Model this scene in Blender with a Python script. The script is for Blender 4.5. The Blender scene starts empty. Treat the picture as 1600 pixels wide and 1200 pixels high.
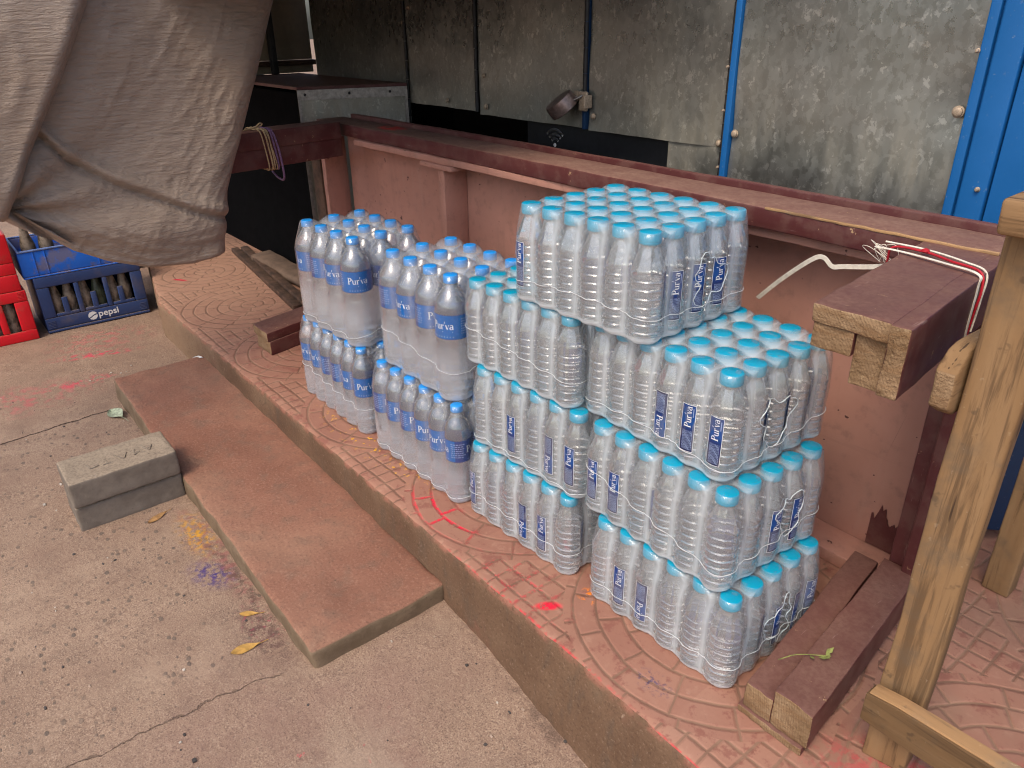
import bpy, bmesh, math, random
from mathutils import Vector, Matrix, Euler, noise as mn
random.seed(7)
PI = math.pi
S = bpy.context.scene
COL = S.collection

# ------------------------------------------------------------------ camera
cd = bpy.data.cameras.new("camera"); cam = bpy.data.objects.new("camera", cd); COL.objects.link(cam)
cam.location = (0.53125, -0.89457, 1.06877)
cam.rotation_euler = (1.117374, 0.0132975, 0.8887426)
cd.sensor_width = 36.0; cd.lens = 26.25; cd.clip_start = 0.02; cd.clip_end = 500
S.camera = cam

# ------------------------------------------------------------------ sky, sun, exposure
SUN_EL, SUN_AZ = math.radians(55), math.radians(162)      # azimuth measured from +Y clockwise
W = bpy.data.worlds.new("World"); S.world = W; W.use_nodes = True
wt = W.node_tree; wt.nodes.clear()
wo = wt.nodes.new('ShaderNodeOutputWorld'); wb = wt.nodes.new('ShaderNodeBackground'); sk = wt.nodes.new('ShaderNodeTexSky')
sk.sky_type = 'NISHITA'; sk.sun_disc = False; sk.sun_elevation = SUN_EL; sk.sun_rotation = SUN_AZ
sk.air_density = 1.0; sk.dust_density = 4.0; sk.ozone_density = 0.6
wb.inputs[1].default_value = 0.15
wt.links.new(sk.outputs[0], wb.inputs[0]); wt.links.new(wb.outputs[0], wo.inputs[0])
ld = bpy.data.lights.new("sun", 'SUN'); ld.energy = 0.95; ld.angle = math.radians(22); ld.color = (1.0, 0.86, 0.68)
sun = bpy.data.objects.new("sun", ld); COL.objects.link(sun)
dvec = Vector((math.sin(SUN_AZ) * math.cos(SUN_EL), math.cos(SUN_AZ) * math.cos(SUN_EL), math.sin(SUN_EL)))
sun.rotation_euler = dvec.to_track_quat('Z', 'Y').to_euler(); sun.location = (0, -3, 5)
S.view_settings.view_transform = 'Standard'; S.view_settings.look = 'None'
S.view_settings.exposure = 0.58; S.view_settings.gamma = 1.0; S.view_settings.use_curve_mapping = False
cy = S.cycles
cy.use_denoising = True
try: cy.denoiser = 'OPENIMAGEDENOISE'
except Exception: pass
cy.max_bounces = 48; cy.transmission_bounces = 44; cy.transparent_max_bounces = 40; cy.glossy_bounces = 5; cy.diffuse_bounces = 4
cy.caustics_reflective = False; cy.caustics_refractive = True; cy.blur_glossy = 0.6; cy.sample_clamp_indirect = 3.0; cy.filter_width = 1.1
try: cy.denoising_prefilter = 'FAST'
except Exception: pass


# ------------------------------------------------------------------ node helper
class Mat:
    def __init__(s, name):
        s.m = bpy.data.materials.new(name); s.m.use_nodes = True; s.t = s.m.node_tree
        s.t.nodes.clear(); s.out = s.t.nodes.new('ShaderNodeOutputMaterial')
        s.co = s.t.nodes.new('ShaderNodeTexCoord').outputs['Object']
    def set(s, sock, v):
        if v is None: return
        if hasattr(v, 'node'): s.t.links.new(v, sock)
        elif isinstance(v, (tuple, list)) and len(v) == 3 and sock.type == 'RGBA': sock.default_value = (*v, 1)
        else: sock.default_value = v
    def node(s, typ, ins=(), **props):
        n = s.t.nodes.new(typ)
        for k, v in props.items(): setattr(n, k, v)
        for k, v in (ins.items() if isinstance(ins, dict) else enumerate(ins)): s.set(n.inputs[k], v)
        return n
    def math(s, op, a, b=None, c=None, clamp=False):
        n = s.node('ShaderNodeMath', operation=op, use_clamp=clamp)
        s.set(n.inputs[0], a); s.set(n.inputs[1], b); s.set(n.inputs[2], c)
        return n.outputs[0]
    def vmath(s, op, a, b=None):
        n = s.node('ShaderNodeVectorMath', operation=op); s.set(n.inputs[0], a); s.set(n.inputs[1], b)
        return n.outputs[1] if op in ('LENGTH', 'DISTANCE', 'DOT_PRODUCT') else n.outputs[0]
    def mapv(s, scale=(1, 1, 1), loc=(0, 0, 0), rot=(0, 0, 0), vec=None):
        n = s.node('ShaderNodeMapping'); s.set(n.inputs[0], vec or s.co)
        n.inputs['Location'].default_value = loc; n.inputs['Scale'].default_value = scale; n.inputs['Rotation'].default_value = rot
        return n.outputs[0]
    def noise(s, scale, detail=4, rough=0.55, vec=None, dist=0.0, color=False):
        n = s.node('ShaderNodeTexNoise'); s.set(n.inputs['Vector'], vec or s.co)
        n.inputs['Scale'].default_value = scale; n.inputs['Detail'].default_value = detail
        n.inputs['Roughness'].default_value = rough; n.inputs['Distortion'].default_value = dist
        return n.outputs[1 if color else 0]
    def voro(s, scale, vec=None, feature='F1', out=0, rand=1.0):
        n = s.node('ShaderNodeTexVoronoi', feature=feature); s.set(n.inputs['Vector'], vec or s.co)
        n.inputs['Scale'].default_value = scale; n.inputs['Randomness'].default_value = rand
        return n.outputs[out]
    def step(s, x, a, b):          # smoothstep a..b -> 0..1
        n = s.node('ShaderNodeMapRange', interpolation_type='SMOOTHSTEP'); s.set(n.inputs[0], x)
        n.inputs[1].default_value = a; n.inputs[2].default_value = b
        return n.outputs[0]
    def lin(s, x, a, b, c, d):
        n = s.node('ShaderNodeMapRange'); s.set(n.inputs[0], x)
        for i, q in enumerate((a, b, c, d)): n.inputs[1 + i].default_value = q
        return n.outputs[0]
    def mix(s, f, a, b, mode='MIX'):
        n = s.node('ShaderNodeMix', data_type='RGBA', blend_type=mode, clamp_factor=True)
        s.set(n.inputs[0], f); s.set(n.inputs[6], a); s.set(n.inputs[7], b)
        return n.outputs[2]
    def ramp(s, x, stops):
        n = s.node('ShaderNodeValToRGB'); s.set(n.inputs[0], x); e = n.color_ramp.elements
        while len(e) < len(stops): e.new(0.5)
        for el, (p, c) in zip(e, stops): el.position = p; el.color = (*c, 1)
        return n.outputs[0]
    def bump(s, h, strength=0.5, dist=0.01, normal=None):
        n = s.node('ShaderNodeBump'); n.inputs['Strength'].default_value = strength; n.inputs['Distance'].default_value = dist
        s.set(n.inputs['Height'], h); s.set(n.inputs['Normal'], normal)
        return n.outputs[0]
    def sep(s, vec=None):
        n = s.node('ShaderNodeSeparateXYZ'); s.set(n.inputs[0], vec or s.co); return n.outputs
    def principled(s, color, rough=0.7, normal=None, metal=0.0, spec=0.5, trans=0.0, ior=1.45, coat=0.0, sheen=0.0):
        n = s.node('ShaderNodeBsdfPrincipled')
        s.set(n.inputs['Base Color'], color); s.set(n.inputs['Roughness'], rough); s.set(n.inputs['Normal'], normal)
        s.set(n.inputs['Metallic'], metal); s.set(n.inputs['Specular IOR Level'], spec)
        s.set(n.inputs['Transmission Weight'], trans); s.set(n.inputs['IOR'], ior); s.set(n.inputs['Coat Weight'], coat)
        s.set(n.inputs['Sheen Weight'], sheen)
        return n.outputs[0]
    def done(s, shader):
        s.t.links.new(shader, s.out.inputs[0]); return s.m
    def schlick(s, f0, normal=None):      # same from both sides: right for thin sheets
        lw = s.node('ShaderNodeLayerWeight'); lw.inputs[0].default_value = .5; s.set(lw.inputs['Normal'], normal)
        return s.math('ADD', f0, s.math('MULTIPLY', s.math('POWER', lw.outputs['Facing'], 5.0), 1 - f0), clamp=True)
    def upmask(s, a=0.5, b=0.9):
        g = s.node('ShaderNodeNewGeometry'); return s.step(s.sep(g.outputs['Normal'])[2], a, b)
    def spot(s, x, y, rx, ry, rot=0.0, soft=0.9):    # soft round stain in object space
        v = s.mapv(vec=s.co, loc=(0, 0, 0)); n = s.node('ShaderNodeMapping', vector_type='TEXTURE'); s.set(n.inputs[0], s.co)
        n.inputs['Location'].default_value = (x, y, 0); n.inputs['Rotation'].default_value = (0, 0, rot); n.inputs['Scale'].default_value = (rx, ry, 100)
        l = s.vmath('LENGTH', n.outputs[0]); return s.step(l, 1.0, 1.0 - soft)

# ------------------------------------------------------------------ mesh helpers
class MB:
    def __init__(s): s.v = []; s.f = []; s.mi = []; s.sm = []
    def add(s, vs, fs, mi=0, smooth=False):
        b = len(s.v); s.v += [tuple(q) for q in vs]
        for f in fs: s.f.append(tuple(i + b for i in f)); s.mi.append(mi); s.sm.append(smooth)
        return b
    def box(s, x0, x1, y0, y1, z0, z1, mi=0):
        vs = [(x, y, z) for x in (x0, x1) for y in (y0, y1) for z in (z0, z1)]
        s.add(vs, [(0, 1, 3, 2), (4, 6, 7, 5), (0, 4, 5, 1), (2, 3, 7, 6), (0, 2, 6, 4), (1, 5, 7, 3)], mi)
    def rbox(s, x0, x1, y0, y1, z0, z1, b=0.003, div=0.06, amp=0.0, nf=14.0, mi=0, end=None, endmi=1, xf=None, seed=0.0, ragged=0.0):
        """rounded, slightly uneven box; end = axis index whose two end faces take endmi"""
        lo = (x0, y0, z0); hi = (x1, y1, z1)
        b = min(b, 0.45 * min(hi[i] - lo[i] for i in range(3)))
        ax = []
        for i in range(3):
            L = hi[i] - lo[i]; n = max(1, min(60, int(round((L - 2 * b) / div))))
            c = [lo[i], lo[i] + b * 0.35] + [lo[i] + b + (L - 2 * b) * k / n for k in range(n + 1)] + [hi[i] - b * 0.35, hi[i]]
            ax.append(c)
        idx = {}; vs = []; fs = []; ms = []
        def vid(i, j, k):
            key = (i, j, k)
            if key not in idx:
                p = Vector((ax[0][i], ax[1][j], ax[2][k]))
                q = Vector([min(max(p[a], lo[a] + b), hi[a] - b) for a in range(3)])
                d = p - q; l = d.length
                if l > 1e-9: p = q + d * (b / l)
                if amp:
                    w = Vector((p.x + seed, p.y - seed * .7, p.z + seed * .3)) * nf
                    p += Vector((mn.noise(w), mn.noise(w + Vector((31, 7, 3))), mn.noise(w + Vector((5, 51, 9))))) * amp
                if ragged and end is not None and (key[end] <= 1 or key[end] >= len(ax[end]) - 2):
                    w = p * 60
                    p[end] += (mn.noise(w) * ragged)
                if xf: p = xf(p)
                idx[key] = len(vs); vs.append(p)
            return idx[key]
        for a in range(3):
            o1, o2 = (a + 1) % 3, (a + 2) % 3
            for side in (0, len(ax[a]) - 1):
                for i in range(len(ax[o1]) - 1):
                    for j in range(len(ax[o2]) - 1):
                        q = []
                        for di, dj in ((0, 0), (1, 0), (1, 1), (0, 1)):
                            k = [0, 0, 0]; k[a] = side; k[o1] = i + di; k[o2] = j + dj; q.append(vid(*k))
                        if side == 0: q.reverse()
                        fs.append(q); ms.append(endmi if end == a else mi)
        base = len(s.v); s.v += [tuple(q) for q in vs]
        for f, m in zip(fs, ms): s.f.append(tuple(i + base for i in f)); s.mi.append(m); s.sm.append(True)
    def tube(s, pts, r, n=8, mi=0, closed=False, cap=True):
        pts = [Vector(p) for p in pts]; N = len(pts); rings = []
        up = Vector((0, 0, 1)); prev = None
        for i, p in enumerate(pts):
            t = (pts[(i + 1) % N] - pts[i - 1]) if closed else (pts[min(i + 1, N - 1)] - pts[max(i - 1, 0)])
            t.normalize()
            if prev is None:
                a = t.cross(up)
                if a.length < 1e-3: a = t.cross(Vector((1, 0, 0)))
            else: a = prev - t * prev.dot(t)
            a.normalize(); prev = a; c = t.cross(a); rr = r[i] if isinstance(r, (list, tuple)) else r
            rings.append([p + (a * math.cos(2 * PI * k / n) + c * math.sin(2 * PI * k / n)) * rr for k in range(n)])
        vs = [q for ring in rings for q in ring]; fs = []
        for i in range(N if closed else N - 1):
            j = (i + 1) % N
            for k in range(n): fs.append((i * n + k, i * n + (k + 1) % n, j * n + (k + 1) % n, j * n + k))
        if cap and not closed: fs += [tuple(range(n - 1, -1, -1)), tuple((N - 1) * n + k for k in range(n))]
        s.add(vs, fs, mi, True)
    def ribbon(s, pts, w, th=0.0006, side=(0, 0, 1), mi=0):
        """flat strap of real thickness along pts; side = width direction"""
        pts = [Vector(p) for p in pts]; sd = Vector(side).normalized(); vs = []; fs = []
        for i, p in enumerate(pts):
            t = pts[min(i + 1, len(pts) - 1)] - pts[max(i - 1, 0)]; t.normalize()
            a = sd - t * sd.dot(t); a.normalize(); nrm = t.cross(a)
            ww = w[i] if isinstance(w, (list, tuple)) else w
            for q in ((-1, -1), (1, -1), (1, 1), (-1, 1)): vs.append(p + a * ww * .5 * q[0] + nrm * th * .5 * q[1])
        for i in range(len(pts) - 1):
            for k in range(4): fs.append((i * 4 + k, i * 4 + (k + 1) % 4, i * 4 + 4 + (k + 1) % 4, i * 4 + 4 + k))
        fs += [(3, 2, 1, 0), tuple(4 * (len(pts) - 1) + k for k in range(4))]
        s.add(vs, fs, mi, False)
    def lathe(s, prof, n=32, c=(0, 0, 0), mi=0, facet=8, axis='z', cap0=True, cap1=True):
        """prof: (z, r[, facet amount])"""
        vs = []; fs = []
        for q in prof:
            z, r = q[0], q[1]; fa = q[2] if len(q) > 2 else 0.0
            for k in range(n):
                th = 2 * PI * k / n; rr = r
                if fa:
                    seg = 2 * PI / facet; u = (th % seg) - seg / 2
                    rr = r * (1 - fa + fa * math.cos(seg / 2) / math.cos(u)) if fa <= 1 else r
                x, y = rr * math.cos(th), rr * math.sin(th)
                vs.append((c[0] + x, c[1] + y, c[2] + z) if axis == 'z' else ((c[0] + x, c[1] + z, c[2] + y) if axis == 'y' else (c[0] + z, c[1] + x, c[2] + y)))
        for i in range(len(prof) - 1):
            for k in range(n):
                f = (i * n + k, i * n + (k + 1) % n, (i + 1) * n + (k + 1) % n, (i + 1) * n + k)
                fs.append(f if axis != 'y' else f[::-1])
        if cap0: fs.append(tuple(range(n - 1, -1, -1)) if axis != 'y' else tuple(range(n)))
        if cap1:
            t = tuple((len(prof) - 1) * n + k for k in range(n)); fs.append(t if axis != 'y' else t[::-1])
        s.add(vs, fs, mi, True)
    def grid(s, nu, nv, fn, mi=0, flip=False, thick=0.0):
        vs = [fn(i / (nu - 1), j / (nv - 1)) for j in range(nv) for i in range(nu)]
        fs = [(j * nu + i, j * nu + i + 1, (j + 1) * nu + i + 1, (j + 1) * nu + i) for j in range(nv - 1) for i in range(nu - 1)]
        if flip: fs = [f[::-1] for f in fs]
        s.add(vs, fs, mi, True)
    def mesh(s, name, mats, off=(0, 0, 0), angle=40):
        me = bpy.data.meshes.new(name); o = Vector(off)
        me.from_pydata([tuple(Vector(v) - o) for v in s.v], [], s.f)
        for m in (mats if isinstance(mats, (list, tuple)) else [mats]): me.materials.append(m)
        me.polygons.foreach_set('material_index', s.mi); me.polygons.foreach_set('use_smooth', s.sm)
        me.update()
        if any(s.sm):
            try: me.set_sharp_from_angle(angle=math.radians(angle))
            except Exception: pass
        return me
    def build(s, name, mats, parent=None, angle=40):
        off = (0, 0, 0)
        if parent is not None:
            p = parent; off = Vector((0, 0, 0))
            while p is not None: off = off + Vector(p.location); p = p.parent
        o = bpy.data.objects.new(name, s.mesh(name, mats, off, angle)); COL.objects.link(o)
        o.parent = parent
        return o

def tag(o, label=None, cat=None, group=None, kind=None):
    if label: o['label'] = label
    if cat: o['category'] = cat
    if group: o['group'] = group
    if kind: o['kind'] = kind
    return o
def thing(name, label, cat, loc=(0, 0, 0), rz=0.0, group=None):
    o = bpy.data.objects.new(name, None); COL.objects.link(o); o.location = loc; o.rotation_euler = (0, 0, rz)
    o.empty_display_size = 0.05
    return tag(o, label, cat, group)
def single(name, mb, mats, label, cat, group=None, loc=(0, 0, 0), angle=40):
    o = bpy.data.objects.new(name, mb.mesh(name, mats, loc, angle)); COL.objects.link(o); o.location = loc
    return tag(o, label, cat, group)
def structure(name, mb, mats, angle=40):
    o = mb.build(name, mats, None, angle); o['kind'] = 'structure'; return o
def sst(a, b, x):
    t = min(max((x - a) / (b - a), 0.0), 1.0); return t * t * (3 - 2 * t)
def fb(v, oct=4): return mn.fractal(Vector(v), 1.0, 2.0, oct)
def catmull(pts, n=8):
    P = [Vector(p) for p in pts]; P = [P[0] * 2 - P[1]] + P + [P[-1] * 2 - P[-2]]; out = []
    for i in range(1, len(P) - 2):
        for k in range(n):
            t = k / n
            out.append(0.5 * ((2 * P[i]) + (P[i + 1] - P[i - 1]) * t + (2 * P[i - 1] - 5 * P[i] + 4 * P[i + 1] - P[i + 2]) * t * t + (3 * P[i] - P[i - 1] - 3 * P[i + 1] + P[i + 2]) * t ** 3))
    out.append(P[-2]); return out

# ------------------------------------------------------------------ materials
def mat_ground():
    m = Mat("dusty_concrete"); n1 = m.noise(2.2, 6, .6); n2 = m.noise(14, 6, .65); n3 = m.noise(90, 4, .7); n4 = m.noise(330, 2, .6)
    c = m.ramp(n1, [(0.3, (.27, .182, .132)), (0.5, (.31, .212, .153)), (0.7, (.35, .245, .178))])
    c = m.mix(m.math('MULTIPLY', m.step(n2, .46, .7), .5), c, (.20, .137, .103))
    c = m.mix(m.math('MULTIPLY', m.step(n3, .52, .66), .6), c, (.17, .115, .085))
    c = m.mix(m.math('MULTIPLY', m.step(n3, .45, .3), .45), c, (.38, .285, .21))
    c = m.mix(m.math('MULTIPLY', m.step(n4, .53, .66), .7), c, (.125, .085, .064)); c = m.mix(m.math('MULTIPLY', m.step(n4, .46, .34), .5), c, (.52, .40, .31))
    m3 = m.step(m.noise(6, 6, .7), .45, .68); c = m.mix(m.math('MULTIPLY', m3, .35), c, (.22, .14, .105)); m4 = m.step(m.noise(3.3, 6, .65), .52, .7); c = m.mix(m.math('MULTIPLY', m4, .4), c, (.42, .31, .225))
    # exposed aggregate on the near left patch
    x, y, z = m.sep()
    ag = m.math('MULTIPLY', m.step(m.math('ADD', x, m.math('MULTIPLY', m.math('SUBTRACT', n2, .5), .25)), -.70, -.80), m.step(x, -2.4, -2.05))
    vd = m.voro(44, vec=m.mapv(scale=(1, 1.6, 1), rot=(0, 0, .5))); pc = m.sep(m.voro(44, out=1, vec=m.mapv(scale=(1, 1.6, 1), rot=(0, 0, .5)))); pe = m.math('MULTIPLY', m.math('MULTIPLY', m.step(m.math('ADD', vd, m.math('ADD', m.math('MULTIPLY', n3, .3), m.math('MULTIPLY', pc[1], .28))), .60, .50), m.step(pc[2], .22, .27)), m.math('MULTIPLY', ag, m.step(m.noise(9, 3), .36, .5)))
    c = m.mix(m.math('MULTIPLY', pe, .65), c, m.mix(m.sep(m.voro(44, out=1, vec=m.mapv(scale=(1, 1.6, 1), rot=(0, 0, .5))))[0], (.07, .065, .06), (.17, .13, .10)))
    vd2 = m.voro(95); pe2 = m.math('MULTIPLY', m.step(vd2, .22, .12), m.step(m.noise(11, 3), .45, .62))
    c = m.mix(m.math('MULTIPLY', pe2, .6), c, (.12, .095, .08))
    # red oxide wash near the platform corner
    rw = m.math('MULTIPLY', m.spot(-.25, -.55, .75, .5, .3), m.step(m.noise(5, 5, .6), .35, .7))
    c = m.mix(m.math('MULTIPLY', rw, .75), c, (.225, .13, .108))
    pat = m.math('MULTIPLY', m.spot(-.30, -.52, .34, .2, .5), m.step(m.noise(9, 6, .7), .45, .62))
    c = m.mix(m.math('MULTIPLY', pat, .55), c, (.36, .27, .205))
    # powder colours, and contact shade painted at step and kerb foot
    def powder_or_shade(col, x, y, rx, ry, rot, amt, sc=30, lo=.45, hi=.62):
        nonlocal c
        k = m.math('MULTIPLY', m.spot(x, y, rx, ry, rot), m.step(m.noise(sc, 5, .7), lo, hi))
        c = m.mix(m.math('MULTIPLY', k, amt), c, col)
    powder_or_shade((.62, .03, .09), -2.78, -.46, .24, .05, 1.25, .95)
    powder_or_shade((.60, .05, .10), -2.52, -.56, .17, .06, 1.45, .85)
    powder_or_shade((.55, .09, .12), -2.95, -.40, .3, .2, 1.3, .45)
    powder_or_shade((.55, .09, .12), -2.5, -.8, .4, .2, 1.5, .5)
    powder_or_shade((.05, .035, .17), -1.08, -.565, .10, .06, .4, .95, 75, .42, .6)
    powder_or_shade((.55, .28, .03), -1.27, -.54, .16, .06, 0, .95, 70, .47, .58)
    powder_or_shade((.62, .04, .14), -.84, -.545, .10, .05, 0, .95, 110, .58, .64)
    powder_or_shade((.09, .045, .045), -.80, -.55, .16, .045, .1, .75, 55, .44, .56)
    powder_or_shade((.55, .05, .12), -.92, -.51, .2, .05, 0, .7, 120, .58, .68)
    powder_or_shade((.6, .03, .08), -.25, -.65, .5, .35, 0, .8, 46, .66, .72)
    powder_or_shade((.28, .09, .09), -1.15, -.52, .45, .07, .05, .6)
    powder_or_shade((.10, .06, .05), -1.0, -.525, .45, .035, 0, .75, 38, .45, .6)  # dark debris with painted contact shade along the step foot
    powder_or_shade((.10, .065, .05), -.25, -.20, .5, .035, -.08, .6, 34, .45, .62)  # contact shade painted along the kerb foot
    powder_or_shade((.2, .23, .07), -2.44, -.34, .09, .03, 1.5, .8)
    # cracks
    def crack(x0, y0, x1, y1, w, amt):
        nonlocal c
        dx, dy = x1 - x0, y1 - y0; L = math.hypot(dx, dy)
        wob = m.math('MULTIPLY', m.math('SUBTRACT', m.noise(16, 5, .6), .5), .05)
        d = m.math('ABSOLUTE', m.math('ADD', m.math('ADD', m.math('MULTIPLY', x, -dy / L), m.math('MULTIPLY', y, dx / L)), m.math('ADD', wob, (x0 * dy - y0 * dx) / L)))
        t = m.math('ADD', m.math('MULTIPLY', x, dx / L), m.math('ADD', m.math('MULTIPLY', y, dy / L), -(x0 * dx + y0 * dy) / L))
        k = m.math('MULTIPLY', m.step(d, w, w * .3), m.math('MULTIPLY', m.step(t, 0, .03), m.step(t, L, L - .03)))
        c = m.mix(m.math('MULTIPLY', k, amt), c, (.05, .032, .024)); return k
    k1 = crack(-2.13, -1.3, -2.21, -.50, .006, .95); k2 = crack(-.735, -1.2, -.68, -.545, .0025, .5)
    h = m.math('ADD', m.math('MULTIPLY', n2, .3), m.math('ADD', m.math('MULTIPLY', n3, .4), m.math('MULTIPLY', n4, .2)))
    h = m.math('SUBTRACT', h, m.math('MULTIPLY', m.math('MAXIMUM', k1, k2), .6)); h = m.math('ADD', h, m.math('MULTIPLY', pe, .15))
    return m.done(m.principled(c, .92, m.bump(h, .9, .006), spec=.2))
def mat_paver():
    m = Mat("pressed_paver"); P = .597; X0 = -.1115; Y0 = .13
    wob = m.node('ShaderNodeVectorMath', operation='SCALE'); m.set(wob.inputs[0], m.vmath('SUBTRACT', m.noise(9, 3, .5, color=True), (.5, .5, .5))); wob.inputs[3].default_value = .012
    v = m.vmath('ADD', m.co, wob.outputs[0]); x, y, z = m.sep(v)
    fx = m.math('SUBTRACT', m.math('FRACT', m.math('ADD', m.math('DIVIDE', m.math('SUBTRACT', x, X0), P), 50.5)), .5)
    fy = m.math('SUBTRACT', m.math('FRACT', m.math('ADD', m.math('DIVIDE', m.math('SUBTRACT', y, Y0), P), 50.5)), .5)
    fx = m.math('MULTIPLY', fx, P); fy = m.math('MULTIPLY', fy, P)
    r = m.math('SQRT', m.math('ADD', m.math('MULTIPLY', fx, fx), m.math('MULTIPLY', fy, fy)))
    RW = .0468
    rr = m.math('DIVIDE', r, RW); ring = m.math('FLOOR', rr); fr = m.math('FRACT', rr)
    dr = m.math('MULTIPLY', m.math('MINIMUM', fr, m.math('SUBTRACT', 1, fr)), RW)
    ang = m.math('DIVIDE', m.math('ARCTAN2', fy, fx), 2 * PI)
    nb = m.math('ADD', m.math('ROUND', m.math('MULTIPLY', ring, 2.45)), 3)
    fa = m.math('FRACT', m.math('ADD', m.math('MULTIPLY', ang, nb), m.math('MULTIPLY', ring, .37)))
    da = m.math('MULTIPLY', m.math('MINIMUM', fa, m.math('SUBTRACT', 1, fa)), m.math('DIVIDE', m.math('MULTIPLY', r, 2 * PI), nb))
    dc = m.math('MINIMUM', dr, da)
    GW = .0425
    def ln(a, off):
        f = m.math('FRACT', m.math('ADD', m.math('DIVIDE', a, GW), 80 + off)); return m.math('MULTIPLY', m.math('MINIMUM', f, m.math('SUBTRACT', 1, f)), GW)
    dg = m.math('MINIMUM', ln(x, .1), ln(m.math('ADD', y, m.math('MULTIPLY', x, .0)), .3))
    inc = m.math('LESS_THAN', r, RW * 6.45)
    d = m.math('ADD', m.math('MULTIPLY', inc, dc), m.math('MULTIPLY', m.math('SUBTRACT', 1, inc), dg))
    n1 = m.noise(3, 5, .6); n2 = m.noise(22, 6, .65); n3 = m.noise(120, 4, .7)
    worn = m.step(m.noise(2.6, 3), .38, .66)
    w = m.math('ADD', .0010, m.math('MULTIPLY', n2, .0028))
    dn = m.math('DIVIDE', d, w); groove = m.step(dn, 1.35, .5)
    # brick tone
    vb = m.node('ShaderNodeTexWhiteNoise', noise_dimensions='3D'); cmb = m.node('ShaderNodeCombineXYZ')
    m.set(cmb.inputs[0], ring); m.set(cmb.inputs[1], m.math('FLOOR', m.math('ADD', m.math('MULTIPLY', ang, nb), m.math('MULTIPLY', ring, .37)))); m.set(cmb.inputs[2], m.math('FLOOR', m.math('DIVIDE', x, P)))
    m.set(vb.inputs[0], cmb.outputs[0])
    c = m.ramp(n1, [(.3, (.30, .152, .108)), (.55, (.35, .18, .128)), (.72, (.385, .215, .155))])
    c = m.mix(m.math('MULTIPLY', m.math('MULTIPLY', vb.outputs[0], inc), .42), c, (.24, .10, .075))
    c = m.mix(m.math('MULTIPLY', m.step(m.math('ADD', m.math('MULTIPLY', n2, .75), m.math('MULTIPLY', n3, .25)), .53, .6), .6), c, (.22, .08, .062))
    c = m.mix(m.math('MULTIPLY', m.step(n2, .45, .28), .4), c, (.46, .28, .205))
    c = m.mix(m.math('MULTIPLY', m.step(n3, .6, .75), .35), c, (.19, .1, .075))
    dust = m.math('MULTIPLY', m.step(x, -1.7, -2.9), .55); c = m.mix(dust, c, (.43, .265, .18))
    dust2 = m.math('MULTIPLY', m.math('MULTIPLY', m.step(x, .12, .3), m.step(m.noise(4, 4), .35, .6)), .5); c = m.mix(dust2, c, (.27, .175, .12))
    gcol = m.mix(m.step(m.noise(6, 3), .4, .6), (.14, .082, .055), (.24, .15, .1))
    c = m.mix(m.math('MULTIPLY', groove, .7), c, gcol)
    def powder_or_shade(col, x, y, rx, ry, rot, amt, sc=60, lo=.45, hi=.6, gr=True):
        nonlocal c
        k = m.math('MULTIPLY', m.spot(x, y, rx, ry, rot, .6), m.step(m.noise(sc, 4, .7), lo, hi))
        if gr: k = m.math('MULTIPLY', k, m.step(dn, 2.6, 1.0))
        c = m.mix(m.math('MULTIPLY', k, amt), c, col)
    powder_or_shade((.70, .015, .05), -.74, -.105, .17, .06, 0, .9, 60, .34, .56)
    powder_or_shade((.60, .05, .07), -.43, -.11, .2, .075, -.1, .55, 50, .46, .62)
    powder_or_shade((.75, .02, .05), -.335, -.115, .035, .016, .9, 1.0, 60, .35, .5, False)
    powder_or_shade((.6, .03, .05), -.35, -.167, .35, .007, 0, .7, 60, .45, .6, False)
    powder_or_shade((.6, .03, .05), .0, -.174, .2, .006, 0, .7, 60, .4, .55, False)
    powder_or_shade((.75, .38, .02), -1.13, -.07, .38, .06, .05, 1.0, 46, .58, .64, False)
    powder_or_shade((.75, .2, .02), -.3, -.03, .035, .03, 0, 1.0, 70, .52, .6, False)
    powder_or_shade((.05, .05, .12), -.07, -.1, .05, .03, 0, .7, 90, .5, .6, False)
    powder_or_shade((.6, .02, .05), -3.05, -.0, .05, .012, .6, 1.0, 40, .3, .45, False)
    powder_or_shade((.45, .06, .07), .33, .1, .25, .08, .7, .6, 50, .45, .6, False)
    h = m.math('MULTIPLY', m.step(dn, .3, 2.6), 1.0)
    h = m.math('ADD', h, m.math('ADD', m.math('MULTIPLY', n2, .35), m.math('MULTIPLY', n3, .18)))
    return m.done(m.principled(c, .85, m.bump(h, .5, .004), spec=.25))
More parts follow.
